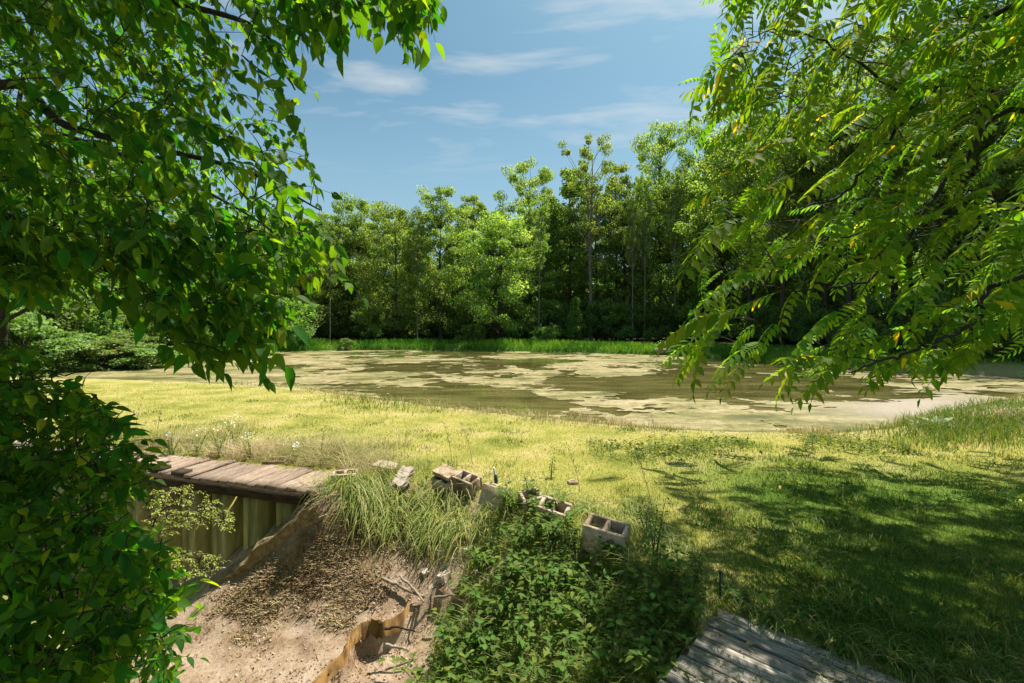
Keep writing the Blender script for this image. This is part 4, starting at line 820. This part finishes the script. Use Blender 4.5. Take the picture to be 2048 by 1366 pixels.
def wbox(name, s0, s1, v0, v1, z0, z1, mat, par=root, Lz=L0):
    mb = MB(); c = []
    for z in (z0, z1):
        for s, v in ((s0, v0), (s1, v0), (s1, v1), (s0, v1)): q = WALL0 + WU * s + WV * v; c.append([q[0], q[1], z])
    mb.hull8(np.array(c) - Lz); return mb.build(name, mat, par)
wbox('fascia_beam', .03, 7.0, -.115, -.072, -.175, -.034, M['beam']); wbox('back_beam', .03, 7.0, .46, .50, -.235, -.034, M['beam'])
wbox('cleat', 1.92, 2.10, -.17, -.02, .016, .062, M['beam']); wbox('cleat', 2.34, 2.50, -.17, .02, .018, .075, M['beam']); wbox('batten', 1.98, 2.62, -.150, -.118, -.03, .0, M['plank'])
wbox('end_block', -.14, -.03, -.06, .5, -.22, .03, M['concrete'])
root = thing('sheet_pile_wall', (*WALL0, -1.8), 'corrugated tan sheet pile wall in the shade under the walkway', 'wall'); L1 = np.array(root.location)
prof = np.array([(0, 0), (.075, 0), (.08, -.012), (.088, 0), (.165, 0), (.225, .19), (.30, .195), (.375, .19), (.435, 0), (.5, 0)])
for i in range(15):
    th_ = .012; pts = prof[:, 0] + i * .5 - .12; V = []
    for dv in (0, th_):
        for z in (-1.8, -.178):
            for a, b_ in zip(pts, prof[:, 1]): q = WALL0 + WU * (a if dv == 0 else a) + WV * (b_ - .06 + dv); V.append([q[0], q[1], z])
    k = len(pts); q = [[j, j + 1, k + j + 1, k + j] for j in range(k - 1)] + [[2 * k + j + 1, 2 * k + j, 3 * k + j, 3 * k + j + 1] for j in range(k - 1)] + [[k + j, k + j + 1, 3 * k + j + 1, 3 * k + j] for j in range(k - 1)]
    mb = MB(); mb.add(np.array(V) - L1, None, q); mb.build('sheet_pile', M['vinyl'], root)
# small curved retaining wall
root = thing('sheet_pile_edging', tuple(CURVY3[0]), 'curving ochre sheet pile edging holding back the pale dirt', 'retaining wall'); L2 = np.array(root.location)
cv = CURVY3.copy(); back = CURVY3[0] + (CURVY3[0] - CURVY3[2]) * 1.2; cv = np.r_[[back], cv]
for sl in ((0, 4), (3, 8), (7, 13)):
    p_ = cv[sl[0]:sl[1] if sl[1] < len(cv) else None]; p_ = np.concatenate([np.linspace(p_[i_], p_[i_ + 1], 4)[:-1] for i_ in range(len(p_) - 1)] + [p_[-1:]]); k = len(p_); tn = nrm(np.gradient(p_, axis=0)); nr = np.c_[tn[:, 1], -tn[:, 0], np.zeros(k)] * .006
    top = p_ + [0, 0, .012]; top[:, 2] += rng.normal(0, .006, k); bot = p_ - [0, 0, .42]
    V = np.r_[top + nr, bot + nr, top - nr, bot - nr] - L2; j = np.arange(k - 1)
    q = np.r_[np.c_[j, j + k, j + k + 1, j + 1], np.c_[j + 2 * k + 1, j + 3 * k + 1, j + 3 * k, j + 2 * k], np.c_[j, j + 1, j + 2 * k + 1, j + 2 * k]]
    mb = MB(); mb.add(V, None, q); mb.build('sheet_panel', M['vinyl_rust'], root)

# ------------------------------------------------------------------ slabs, blocks and rubble
def rock(name, cen, size, rz, rx, ry, mat, label, cat, rough=.06, sub=6, group=None, bendz=0):
    # a slab with chipped edges: a subdivided box pushed about by noise
    import bmesh
    bm = bmesh.new(); bmesh.ops.create_cube(bm, size=1); bmesh.ops.subdivide_edges(bm, edges=bm.edges, cuts=sub, use_grid_fill=True)
    r = np.random.default_rng(abs(hash(label)) % 9999 if False else len(label) * 7 + int(cen[0] * 100) % 97)
    ph = r.random(6) * 9
    for v in bm.verts:
        c = v.co; e = 1 - .10 * (abs(c.x) ** 6 + abs(c.y) ** 6 + abs(c.z) ** 6) * 8
        nz = math.sin(c.x * 7 + ph[0]) * math.sin(c.y * 8 + ph[1]) + .6 * math.sin(c.x * 15 + ph[2] + c.z * 9) * math.sin(c.y * 17 + ph[3])
        bend = bendz * (math.cos(c.x * 6.0) * .5 + .5 * math.sin(c.x * 15 + 1) + .5 * math.sin(c.x * 31))
        v.co = Vector((c.x * e * size[0] * (1 + rough * nz), c.y * e * size[1] * (1 + rough * math.sin(c.x * 9 + ph[4])), c.z * size[2] * (1 + rough * nz) + bend))
    me = bpy.data.meshes.new(name); bm.to_mesh(me); bm.free(); me.materials.append(mat)
    o = ob(name, me, None, tuple(map(float, cen))); o.rotation_euler = (rx, ry, rz); return tag(o, label, cat, group)
def block(cen, rz, rx, ry, label, size=(.40, .195, .20), cells=2, mat=None, name='concrete_block', group='blocks along the crest'):
    # hollow block: outer shell with open cells through it
    l, wd, ht = size; mb = MB(); t = .034
    def wall(x0, x1, y0, y1, taper=0):
        mb.hull8(np.array([[x0, y0, -ht / 2], [x1, y0, -ht / 2], [x1, y1, -ht / 2], [x0, y1, -ht / 2], [x0, y0, ht / 2], [x1, y0, ht / 2], [x1, y1, ht / 2], [x0, y1, ht / 2]]) + rng.normal(0, .0015, (8, 3)))
    wall(-l / 2, l / 2, -wd / 2, -wd / 2 + t); wall(-l / 2, l / 2, wd / 2 - t, wd / 2)
    for k in range(cells + 1):
        x0 = -l / 2 + (l - t) * k / cells; wall(x0 + .002 * (k == 0), x0 + t - .002 * (k == cells), -wd / 2 + t - .001, wd / 2 - t + .001)
    o = mb.build(name, mat or M['concrete'], None, tuple(map(float, cen))); o.rotation_euler = (rx, ry, rz)
    bv = o.modifiers.new('worn', 'BEVEL'); bv.width = .006; bv.segments = 1; return tag(o, label, 'block', group)
block(P(1212, 1074, 4.05), -.48, .16, .10, 'large hollow concrete block nearest the camera with its open cells up', (.36, .22, .24), 2)
o = block(P(935, 968, 5.5), -.62, .24, .12, 'hollow concrete block beside the tilted concrete cap', (.30, .2, .2), 2)
rock('cap_slab', P(893, 945, 5.62), (.30, .20, .045), -.72, .22, .10, M['concrete'], 'flat tilted concrete cap lying on the grassy crest', 'slab', .012)
block(P(890, 968, 5.62), -.72, .22, .10, 'hollow block standing under the tilted concrete cap', (.28, .19, .17), 2)
block(P(990, 992, 5.15), -.35, -.22, .18, 'broken hollow block half buried in weeds past the green stake', (.28, .19, .22), 2)
block(P(1108, 1026, 4.65), -.45, .34, .16, 'hollow block with dark splinters stuck in it', (.30, .19, .2), 2)
block(P(1062, 1000, 4.9), .3, .3, -.15, 'small tilted block piece buried between the weedy blocks', (.22, .19, .15), 1)
block(P(1145, 968, 5.7), .3, 0, 0, 'small pale hollow block piece alone on the lawn', (.11, .10, .08), 1)
block(P(690, 958, 5.75), .25, .05, 0, 'hollow block at the end of the plank walkway', (.30, .19, .18), 2)
block(P(552, 926, 6.62), .1, .1, 0, 'dark dirty block with weeds growing from it behind the walkway', (.30, .19, .12), 2, M['mudstone'])
rock('stone_slab', P(772, 932, 6.2), (.30, .20, .05), -.15, .12, .12, M['stone'], 'flat pinkish stone lying in the straw', 'stone', .07)
rock('stone_slab', P(806, 955, 5.75), (.17, .30, .07), -.35, .55, .0, M['stone'], 'rough stone slab tilted on its edge beside the flat stone', 'stone', .10)
a_, b_ = P(628, 1000, 5.36), P(430, 1160, 5.62); dvec = b_ - a_
rock('broken_slab', (a_ + b_) / 2 + [.05, -.06, -.09], (np.linalg.norm(dvec), .34, .17), math.atan2(dvec[1], dvec[0]) + math.pi, .25, math.atan2(dvec[2], np.hypot(dvec[0], dvec[1])), M['mudstone'], 'long broken concrete lip along the foot of the wall', 'slab', .22, 16, bendz=.035)
for i, (a, b_, Y, s, lb) in enumerate([(905, 1075, 4.95, .13, 'pale rock at the top of the sandy gully'), (880, 1100, 4.85, .10, 'small pale rock below the grass in the gully'), (935, 1100, 4.75, .12, 'pale rock under the weeds by the gully'),
                                       (890, 1165, 4.6, .14, 'dark edged rock above the crossed sticks'), (850, 1140, 4.7, .09, 'little stone on the dirt above the crossed sticks')]):
    x_, y_ = (a - 1024) / F * Y, Y; rock('rock', (x_, y_, float(hgt(np.array([x_]), np.array([y_]))[0]) + .01), (s, s * .7, s * .5), i * 1.3, .2, .1, M['stone'], lb, 'rock', .14, 4, 'rocks in the gully')
# splinters, stakes
def stick(pts, r0, r1, mat, name, label, cat, group=None):
    mb = MB(); pts = np.array(pts); l0 = pts[0].copy(); s = spline(pts, 5); s = s + rng.normal(0, r0 * .25, s.shape); mb.tube(s - l0, np.linspace(r0, r1, len(s)), 6); return tag(mb.build(name, mat, None, tuple(l0), True), label, cat, group)
def gp(px, py, Y, up=.015): x_, y_ = (px - 1024) / F * Y, Y; return np.array([x_, y_, float(hgt(np.array([x_]), np.array([y_]))[0]) + up])
stick([P(765, 1158, 4.66), P(800, 1172, 4.55), P(850, 1195, 4.42)], .017, .012, M['stick'], 'driftwood_stick', 'bleached stick crossing under another on the dirt slope', 'stick', 'sticks on the slope')
stick([P(800, 1152, 4.62), P(825, 1175, 4.50), P(848, 1203, 4.35)], .013, .010, M['stick'], 'driftwood_stick', 'bleached stick lying on top of the crossed pair', 'stick', 'sticks on the slope')
stick([P(870, 1195, 4.35), P(910, 1190, 4.3), P(945, 1188, 4.3)], .012, .008, M['stick'], 'driftwood_stick', 'stick half under the bush leaves by the crossed pair', 'stick', 'sticks on the slope')
stick([P(770, 1258, 4.1), P(795, 1255, 4.1), P(830, 1262, 4.05)], .012, .006, M['twig'], 'driftwood_stick', 'short dark stick beside the ochre edging', 'stick', 'sticks on the sand')
stick([P(772, 1290, 4.0), P(800, 1296, 3.95), P(818, 1300, 3.9)], .013, .009, M['stick'], 'driftwood_stick', 'short pale stick lying on the sand', 'stick', 'sticks on the sand')
stick([P(770, 1338, 3.85), P(800, 1330, 3.82), P(835, 1318, 3.8)], .012, .006, M['stick'], 'driftwood_stick', 'pale twig on the sand at the bush edge', 'stick', 'sticks on the sand')
o = thing('metal_stake', tuple(gp(1440, 1190, 3.3)), 'thin dark metal stake in the grass at the deck corner', 'stake'); mb = MB()
mb.tube([[0, 0, -.1], [0, 0, .05], [.002, 0, .17]], .006, 6); mb.build('rod', M['metal_dark'], o); mb = MB(); mb.tube([[.002, 0, .165], [.002, 0, .18]], .011, 6); mb.build('cap', M['metal_dark'], o)
o = thing('garden_stake', tuple(P(992, 972, 5.3)), 'dark green stake with a pale tip among the blocks', 'stake'); mb = MB(); mb.tube([[0, 0, -.1], [0, 0, .08], [-.01, 0, .13]], [.02, .02, .017], 8); mb.build('post', M['green_paint'], o)
mb = MB(); mb.tube([[-.01, 0, .13], [-.022, 0, .19], [-.03, 0, .21]], [.015, .010, .012], 8); mb.build('tip', M['white'], o)
for i, (dx, hh) in enumerate([(-.03, .17), (0, .13), (.035, .16)]):
    q = P(1108, 1022, 4.62) + [dx, 0, -.03]; stick([q, q + [-.015, .0, hh * .6], q + [-.035, 0, hh]], .012, .004, M['metal_dark'], 'wood_splinter', ['longest dark splinter in the hollow block', 'shortest dark splinter in the hollow block', 'dark splinter at the side of the hollow block'][i], 'splinter', 'splinters in the block')

# ------------------------------------------------------------------ deck
root = thing('plank_deck', (*DC, 0), 'grey weathered plank deck littered with grass clippings', 'deck'); L3 = np.array(root.location)
dm = []
for k in range(4):
    mb = MB(); nseg = 9; xs = np.linspace(0, 2.4, nseg); cs = [[-.054, -.038], [.054, -.038], [.054, -.006], [.046, .0], [-.046, .0], [-.054, -.006]]
    V = np.array([[xx + (rng.normal(0, .006) if i_ in (0, nseg - 1) else 0), c[0] + rng.normal(0, .0015), c[1] + .004 * math.sin(xx * 3 + k)] for i_, xx in enumerate(xs) for c in cs])
    q = [[i * 6 + (j + 1) % 6, i * 6 + j, i * 6 + 6 + j, i * 6 + 6 + (j + 1) % 6] for i in range(nseg - 1) for j in range(6)]
    mb.add(V, [[0, 1, 2], [0, 2, 3], [0, 3, 4], [0, 4, 5]], q); dm.append(mb.mesh('plank', M['deck']))
Rd = Matrix(((DV[0], -DU[0], 0), (DV[1], -DU[1], 0), (0, 0, 1)))
for i in range(24):
    s = .062 + i * .1235; c = DU * s + DV * rng.normal(0, .012); o = ob('plank', dm[i % 4], root)
    o.matrix_local = Matrix.Translation((c[0], c[1], rng.normal(0, .003))) @ Rd.to_4x4() @ Matrix.Rotation(rng.normal(0, .004), 4, 'Z') @ Matrix.Rotation(rng.normal(0, .012), 4, 'X')
for v0 in (.06, 1.2):
    mb = MB(); c = []
    for z in (-.26, -.041):
        for s, v in ((.0, v0), (2.9, v0), (2.9, v0 + .06), (.0, v0 + .06)): q = DU * s + DV * v; c.append([q[0], q[1], z])
    mb.hull8(np.array(c)); mb.build('stringer', M['beam'], root)
n = 22000; s = rng.random(n) * 2.6; v = rng.beta(1.6, 1.5, n) * 2.4; q = DC + DU * s[:, None] + DV * v[:, None]
k = fbm(q[:, 0] * 4, q[:, 1] * 4) + .25 * sstep(.3, 1.2, v) - .12 * sstep(.8, 2.0, s) + rng.normal(0, .06, n) > .47; q = q[k]
tag(ob('grass_clippings', blades('grass_clippings', M['litter'], q[:, 0], q[:, 1], rng.uniform(.004, .016, len(q)), rng.uniform(.005, .012, len(q)), 6.0, z=np.full(len(q), .012))), 'dried grass clippings scattered over the grey deck planks', 'clippings', kind='stuff')

# ------------------------------------------------------------------ leafy plants of the gully
def plant(loc, hgt_, nst, spread, size, label, group, mat='leaf_bush', nodes=7, hi=HI, cat='plant', name='leafy_plant', lean=(0, 0)):
    root = thing(name, loc, label, cat, group); mb = MB(); Ms, Os = [], []
    for s in range(nst):
        an = rng.uniform(0, 6.28); d = np.array([math.cos(an) * spread + lean[0], math.sin(an) * spread + lean[1], 1.]); hh = hgt_ * rng.uniform(.6, 1.1)
        pts = bez(np.array([rng.normal(0, .03), rng.normal(0, .03), -.03]), d * hh * .5 + [0, 0, .1 * hh], d * hh * [1.25, 1.25, .92], 8); mb.tube(pts, np.linspace(.005, .0018, 8), 4, False)
        cum = np.linspace(.28, 1, nodes)
        for k, t in enumerate(cum):
            p_ = pts[min(7, int(t * 7))]; a0 = k * 1.57 + rng.uniform(-.4, .4) + an
            for a1 in (a0, a0 + math.pi):
                dd = np.array([math.cos(a1), math.sin(a1), rng.uniform(-.35, .3)]); Ms.append(frames(dd[None], (UP + rng.normal(0, .25, 3))[None], np.array([size * rng.uniform(.65, 1.15) * (1.1 - .35 * t)]))[0]); Os.append(p_ + dd * .02)
                if k < nodes - 1: mb.tube([p_, p_ + dd * .02], [.001, .001], 3, False)
    mb.build('stem', M['stem'], root)
    Ms, Os = np.array(Ms), np.array(Os); Os = Os + np.array(root.location)
    put_leaves(root, 'leaf', Ms, Os, rng.random(len(Os)), 290, hi, LO, M[mat], M[mat]); return root
PL = [(870, 1366, 3.5, .48, 'bush stem cluster at the bottom edge beside the sand'), (950, 1330, 3.65, .46, 'leafy plant overhanging the sand below the sticks'), (1045, 1366, 3.3, .50, 'leafy plant at the bottom edge in the middle of the thicket'),
      (1130, 1340, 3.45, .52, 'leafy plant in the thicket right of its bottom middle'), (1225, 1366, 3.05, .44, 'leafy plant at the bottom edge by the deck planks'), (1300, 1320, 3.05, .40, 'leafy plant against the deck edge'),
      (990, 1240, 3.95, .46, 'leafy plant at the left of the thicket above the sticks'), (1080, 1230, 4.0, .50, 'leafy plant in the middle of the thicket'), (1180, 1240, 3.7, .46, 'leafy plant below the large hollow block'),
      (1285, 1220, 3.5, .42, 'leafy plant right below the large hollow block'), (1360, 1250, 3.2, .36, 'leafy plant beside the metal stake'), (1040, 1130, 4.5, .50, 'bright leafy plant under the buried blocks'),
      (1110, 1120, 4.4, .45, 'leafy plant under the block with splinters'), (970, 1130, 4.5, .30, 'low leafy plant at the head of the gully'), (920, 1290, 3.85, .30, 'low leafy plant spilling on the sand'), (1030, 1045, 4.95, .42, 'yellow green plant rising between the buried blocks')]
PL += [(1000, 1300, 3.7, .46, 'leafy plant in the lower left of the thicket'), (1075, 1290, 3.7, .5, 'leafy plant at the heart of the lower thicket'), (1165, 1290, 3.55, .48, 'leafy plant low in the thicket below the large block'), (1240, 1290, 3.35, .44, 'leafy plant low in the thicket left of the deck'),
       (1330, 1366, 2.8, .30, 'small leafy plant touching the deck planks'), (1140, 1180, 4.0, .46, 'leafy plant left below the large hollow block'), (1230, 1160, 3.95, .36, 'leafy plant tight under the large hollow block'), (1020, 1180, 4.25, .48, 'leafy plant in the upper left of the thicket'),
       (1350, 1180, 3.5, .40, 'dark leafy plant between the block and the stake'), (1150, 1366, 3.15, .46, 'leafy plant at the bottom edge right of the middle'), (965, 1380, 3.4, .44, 'leafy plant at the bottom edge left of the middle'), (1090, 1060, 4.75, .36, 'leafy plant in front of the small tilted block piece')]
for a, b_, Y, hh, lb in PL: plant(tuple(gp(a, b_, Y, 0)), hh * (.52 if (1120 < a < 1300 and b_ < 1250) else .74 if b_ < 1200 else .9), 7, .66, .092, lb, 'plants of the gully thicket')
for a, b_, Y, hh, n_, lb in [(1310, 1150, 3.75, .62, 4, 'tall dark weed standing right of the large hollow block'), (1060, 985, 5.0, .36, 3, 'upright broad leaved weed between the buried blocks'), (1100, 930, 5.9, .30, 2, 'thin weed on the lawn behind the blocks'),
                          (1625, 895, 7.4, .26, 2, 'thin weed on the lawn edge by the pond'), (1290, 1080, 4.1, .45, 3, 'weed leaning over the large hollow block'), (1400, 1180, 3.4, .28, 4, 'dark weed clump left of the metal stake')]:
    plant(tuple(gp(a, b_, Y, 0)), hh, n_, .16, .055, lb, 'tall weeds', nodes=9, hi=leaf_hi(.34), cat='weed', name='tall_weed')
GU = [(850, 1400), (880, 1270), (930, 1150), (980, 1040), (1060, 1010), (1180, 1090), (1290, 1110), (1400, 1170), (1390, 1260), (1300, 1400)]
n = 26000; c = sample_poly(GU, n); Y = np.full(n, 4.0)
for _ in range(7):
    zz = hgt((c[:, 0] - 1024) / F * Y, Y); Y = .5 * Y + .5 * np.clip((H - zz) * F / (c[:, 1] - HZ), 2.6, 6)
x, y = (c[:, 0] - 1024) / F * Y, Y; k = inpoly(x, y, RAVINE) & (fbm(x * 2.5, y * 2.5) > .36); x, y = x[k], y[k]
tag(ob('undergrowth', blades('undergrowth', M['longgrass'], x, y, rng.uniform(.04, .20, len(x)), rng.uniform(.004, .008, len(x)), 1.8, np.clip(fbm(x * 3, y * 3) * 1.6 - .4 + rng.normal(0, .25, len(x)), 0, 1), seg=3)), 'tangled grass and straw on the ground under the gully thicket', 'grass', kind='stuff')
n = 5000; i_ = rng.integers(0, len(x), n); base = np.c_[x[i_], y[i_], hgt(x[i_], y[i_]) + rng.uniform(.005, .06, n)]
V, Fl, Rn = stamp(LO[0], LO[1], frames(rng.normal(0, 1, (n, 3)) * [1, 1, .4], UP + rng.normal(0, .6, (n, 3)), rng.uniform(.02, .06, n)), base, rng.random(n))
tag(ob('leaf_litter', mesh_np('leaf_litter', V, Fl, M['deadleaf'], {'rnd': Rn})), 'pinkish brown dead leaves on the ground between the gully plants', 'litter', kind='stuff')
n = 2600; i_ = rng.integers(0, len(x), n); base = np.c_[x[i_], y[i_], hgt(x[i_], y[i_]) + rng.uniform(.02, .22, n)]
V, Fl, Rn = stamp(LO[0], LO[1], frames(rng.normal(0, 1, (n, 3)) * [1, 1, .35], UP + rng.normal(0, .4, (n, 3)), rng.uniform(.025, .06, n)), base, rng.random(n))
tag(ob('ground_cover', mesh_np('ground_cover', V, Fl, M['leaf_bush'], {'rnd': Rn})), 'small low leaves covering the ground of the gully thicket', 'ground cover', kind='stuff')
n = 9000; x, y = ground_pts(n, 1180, 1820, 868, 925); qx, qy = proj(np.c_[x, y, np.zeros(n)]); k = (rng.random(n) < np.exp(-((qy - 893 - 10 * np.sin(qx / 90)) / 13) ** 2)) & (fbm(x * 1.4, y * 1.4) > .42) & (pdist(x, y) > .2); x, y = x[k], y[k]; n = len(x)
V, Fl, Rn = stamp(LO[0], LO[1], frames(rng.normal(0, 1, (n, 3)) * [1, 1, .35], UP + rng.normal(0, .4, (n, 3)), rng.uniform(.03, .07, n)), np.c_[x, y, hgt(x, y) + rng.uniform(.02, .08, n)], rng.random(n))
tag(ob('clover', mesh_np('clover', V, Fl, M['leaf_bush'], {'rnd': Rn})), 'low green clover along the lawn edge by the pond', 'clover', kind='stuff')
# flowering weeds by the walkway
def fleabane(loc, hh, n, label):
    root = plant(loc, hh, n, .32, .05, label, 'flowering weeds', 'leaf_pale', 6, leaf_hi(.3), 'weed', 'flowering_weed'); tv = np.array([[0, 0, .004]] + [[math.cos(t) * .5, math.sin(t) * .5, 0] for t in np.arange(8) * math.pi / 4]); tf = [np.array([[0, i + 1, (i + 1) % 8 + 1] for i in range(8)])]
    me = mesh_np('flower', tv, tf, M['white'])
    for _ in range(26):
        o = ob('flower', me, root); a = rng.uniform(0, 6.28); r = rng.uniform(0, .34) * hh; o.location = (r * math.cos(a), r * math.sin(a), hh * rng.uniform(.7, 1.1)); s = rng.uniform(.014, .024); o.scale = (s, s, s); o.rotation_euler = (rng.normal(0, .4), rng.normal(0, .4), 0)
for a, b_, Y, hh, n_, lb in [(440, 900, 6.9, .55, 12, 'bushy weed with tiny white flowers behind the walkway'), (395, 900, 7.0, .40, 8, 'smaller white flowered weed left of the bushy one'), (500, 905, 6.8, .38, 8, 'white flowered weed right of the bushy one'), (345, 905, 7.0, .34, 9, 'low green weed at the walkway edge nearest the left shrub'), (590, 915, 6.6, .26, 7, 'small green weed behind the right half of the walkway'), (470, 880, 7.6, .5, 10, 'tall flowering weed standing behind the bushy one')]:
    fleabane(tuple(gp(a, b_, Y, 0)), hh, n_, lb)
# dry seed stalks on the lawn
for a, b_, Y, hh, lb in [(270, 860, 8.2, .6, 'tall dry stalk leaning above the left lawn'), (315, 850, 8.5, .45, 'shorter dry stalk beside the leaning one'), (905, 930, 6.3, .62, 'tall red brown stalk behind the concrete cap'), (945, 925, 6.5, .5, 'thin stalk right of the concrete cap'),
                         (1160, 985, 5.4, .42, 'dry stalk by the small pale block piece'), (1305, 1020, 4.75, .5, 'leafless stalk rising near the large hollow block'), (1310, 880, 8.2, .35, 'dry stalk at the shore by the open water'), (640, 935, 6.3, .5, 'straw stalk at the walkway end')]:
    root = thing('dry_stalk', tuple(gp(a, b_, Y, 0)), lb, 'stalk', 'dry stalks'); mb = MB(); ln_ = rng.normal(0, .12, 2); pts = bez(np.zeros(3), np.array([ln_[0] * .2, ln_[1] * .2, hh * .6]), np.array([ln_[0], ln_[1], hh]), 7); mb.tube(pts, np.linspace(.004, .0015, 7), 4); mb.build('stem', M['stick'], root)
    mb = MB()
    for k in range(14): p_ = pts[3 + k % 4] + [0, 0, rng.uniform(0, .05)]; q_ = p_ + np.r_[rng.normal(0, .02, 2), .035]; mb.tube([p_, (p_ + q_) / 2, q_], [.001, .0035, .001], 4, False); mb.tube([pts[3 + k % 4], p_], [.001, .001], 3, False)
    mb.build('seed_head', M['stick'], root)
# pale broad leaved plant on the right bank
for a, b_, Y, n_, s, lb in [(1875, 885, 8.6, 7, .30, 'pale broad leaved mullein on the right bank'), (1838, 880, 8.7, 5, .22, 'smaller pale leaved rosette left of the mullein')]:
    root = thing('mullein_plant', tuple(gp(a, b_, Y, 0)), lb, 'plant', 'pale plants on the right bank'); Ms, Os = [], []
    for k in range(n_):
        an = k * 2.4; dd = np.array([math.cos(an), math.sin(an), rng.uniform(.3, 1.0)]); Ms.append(frames(dd[None], np.array([[-math.cos(an), -math.sin(an), 1.]]), np.array([s * rng.uniform(.7, 1.1)]))[0]); Os.append(np.array(root.location) + dd * .02)
    mp_ = M.setdefault('leaf_mullein', leaf_mat('leaf_mullein', [(0, (.36, .42, .30)), (1, (.50, .56, .42))], (1, 1, .8), .25, .8, .1, objvar=.2)); put_leaves(root, 'leaf', np.array(Ms), np.array(Os), np.full(n_, .5), 20, leaf_hi(.5), LO, mp_, mp_)
# dry fern heap on the right edge
arch(900, [(1985, 875, 8.9), (2010, 870, 9.1), (2040, 880, 8.8), (2060, 870, 9.0)], (.3, .6), M['straw'], 'dry_grass', 'heap of brown dry grass on the bank at the right edge', (-.3, -.6), .012)
# planter on the far lawn
Yp = 38.5; root = thing('stone_planter', tuple(gp(1326, 690, Yp, 0)), 'small pinkish stone planter with white flowers on the far lawn', 'planter'); mb = MB()
for sx_ in (-1, 1): mb.box((sx_ * .52, 0, .2), (.12, .5, .4), None, .01)
for sy_ in (-1, 1): mb.box((0, sy_ * .2, .2), (.92, .1, .4), None, .01)
mb.build('trough', M['stone'], root); mb = MB(); mb.box((0, 0, .3), (.92, .3, .04)); mb.build('soil', M['beam'], root)
n = 300; V, Fl, Rn = stamp(DIAM[0], DIAM[1], frames(rng.normal(0, 1, (n, 3)), UP + rng.normal(0, .6, (n, 3)), rng.uniform(.08, .16, n)), np.c_[rng.normal(0, .22, n), rng.normal(0, .1, n), .35 + rng.random(n) * .55], rng.random(n)); ob('foliage', mesh_np('foliage', V, Fl, M['leaf_shrub'], {'rnd': Rn}), root)
n = 60; V, Fl, Rn = stamp(DIAM[0], DIAM[1], frames(rng.normal(0, 1, (n, 3)), UP + rng.normal(0, .6, (n, 3)), rng.uniform(.06, .12, n)), np.c_[rng.normal(0, .2, n), rng.normal(0, .12, n), .6 + rng.random(n) * .35], rng.random(n)); ob('blossoms', mesh_np('blossoms', V, Fl, M['white'], {'rnd': Rn}), root)['kind'] = 'stuff'
# fallen yellow leaves
me = mesh_np('fallen_leaf', HIs[0], HIs[1], leaf_mat('leaf_fallen', [(0, (.45, .32, .05)), (1, (.55, .42, .10))], (1.2, 1.1, .5), .3, objvar=.3), {'rnd': np.full(len(HIs[0]), .5)}, True)
for i in range(34):
    x_, y_ = ground_pts(1, 1380, 2040, 920, 1330); x_, y_ = float(x_[0]), float(y_[0]); od = ondeck(np.array([x_]), np.array([y_]))[0]
    if inpoly(np.array([x_]), np.array([y_]), RAVINE)[0]: continue
    o = ob('fallen_leaf', me, None, (x_, y_, .02 if od else float(hgt(np.array([x_]), np.array([y_]))[0]) + .05)); s = rng.uniform(.045, .075); o.scale = (s, s, s); o.rotation_euler = (rng.normal(0, .3), rng.normal(0, .3), rng.uniform(0, 6.28))
    tag(o, 'small fallen yellow leaf ' + ('on the grey deck planks' if od else 'lying in the shaded grass'), 'leaf', 'fallen leaves on the deck' if od else 'fallen leaves in the grass')
print('tris', sum(sum(len(p.vertices) - 2 for p in m.polygons) if len(m.polygons) < 2000 else len(m.loops) - 2 * len(m.polygons) for m in bpy.data.meshes), 'objects', len(bpy.data.objects))
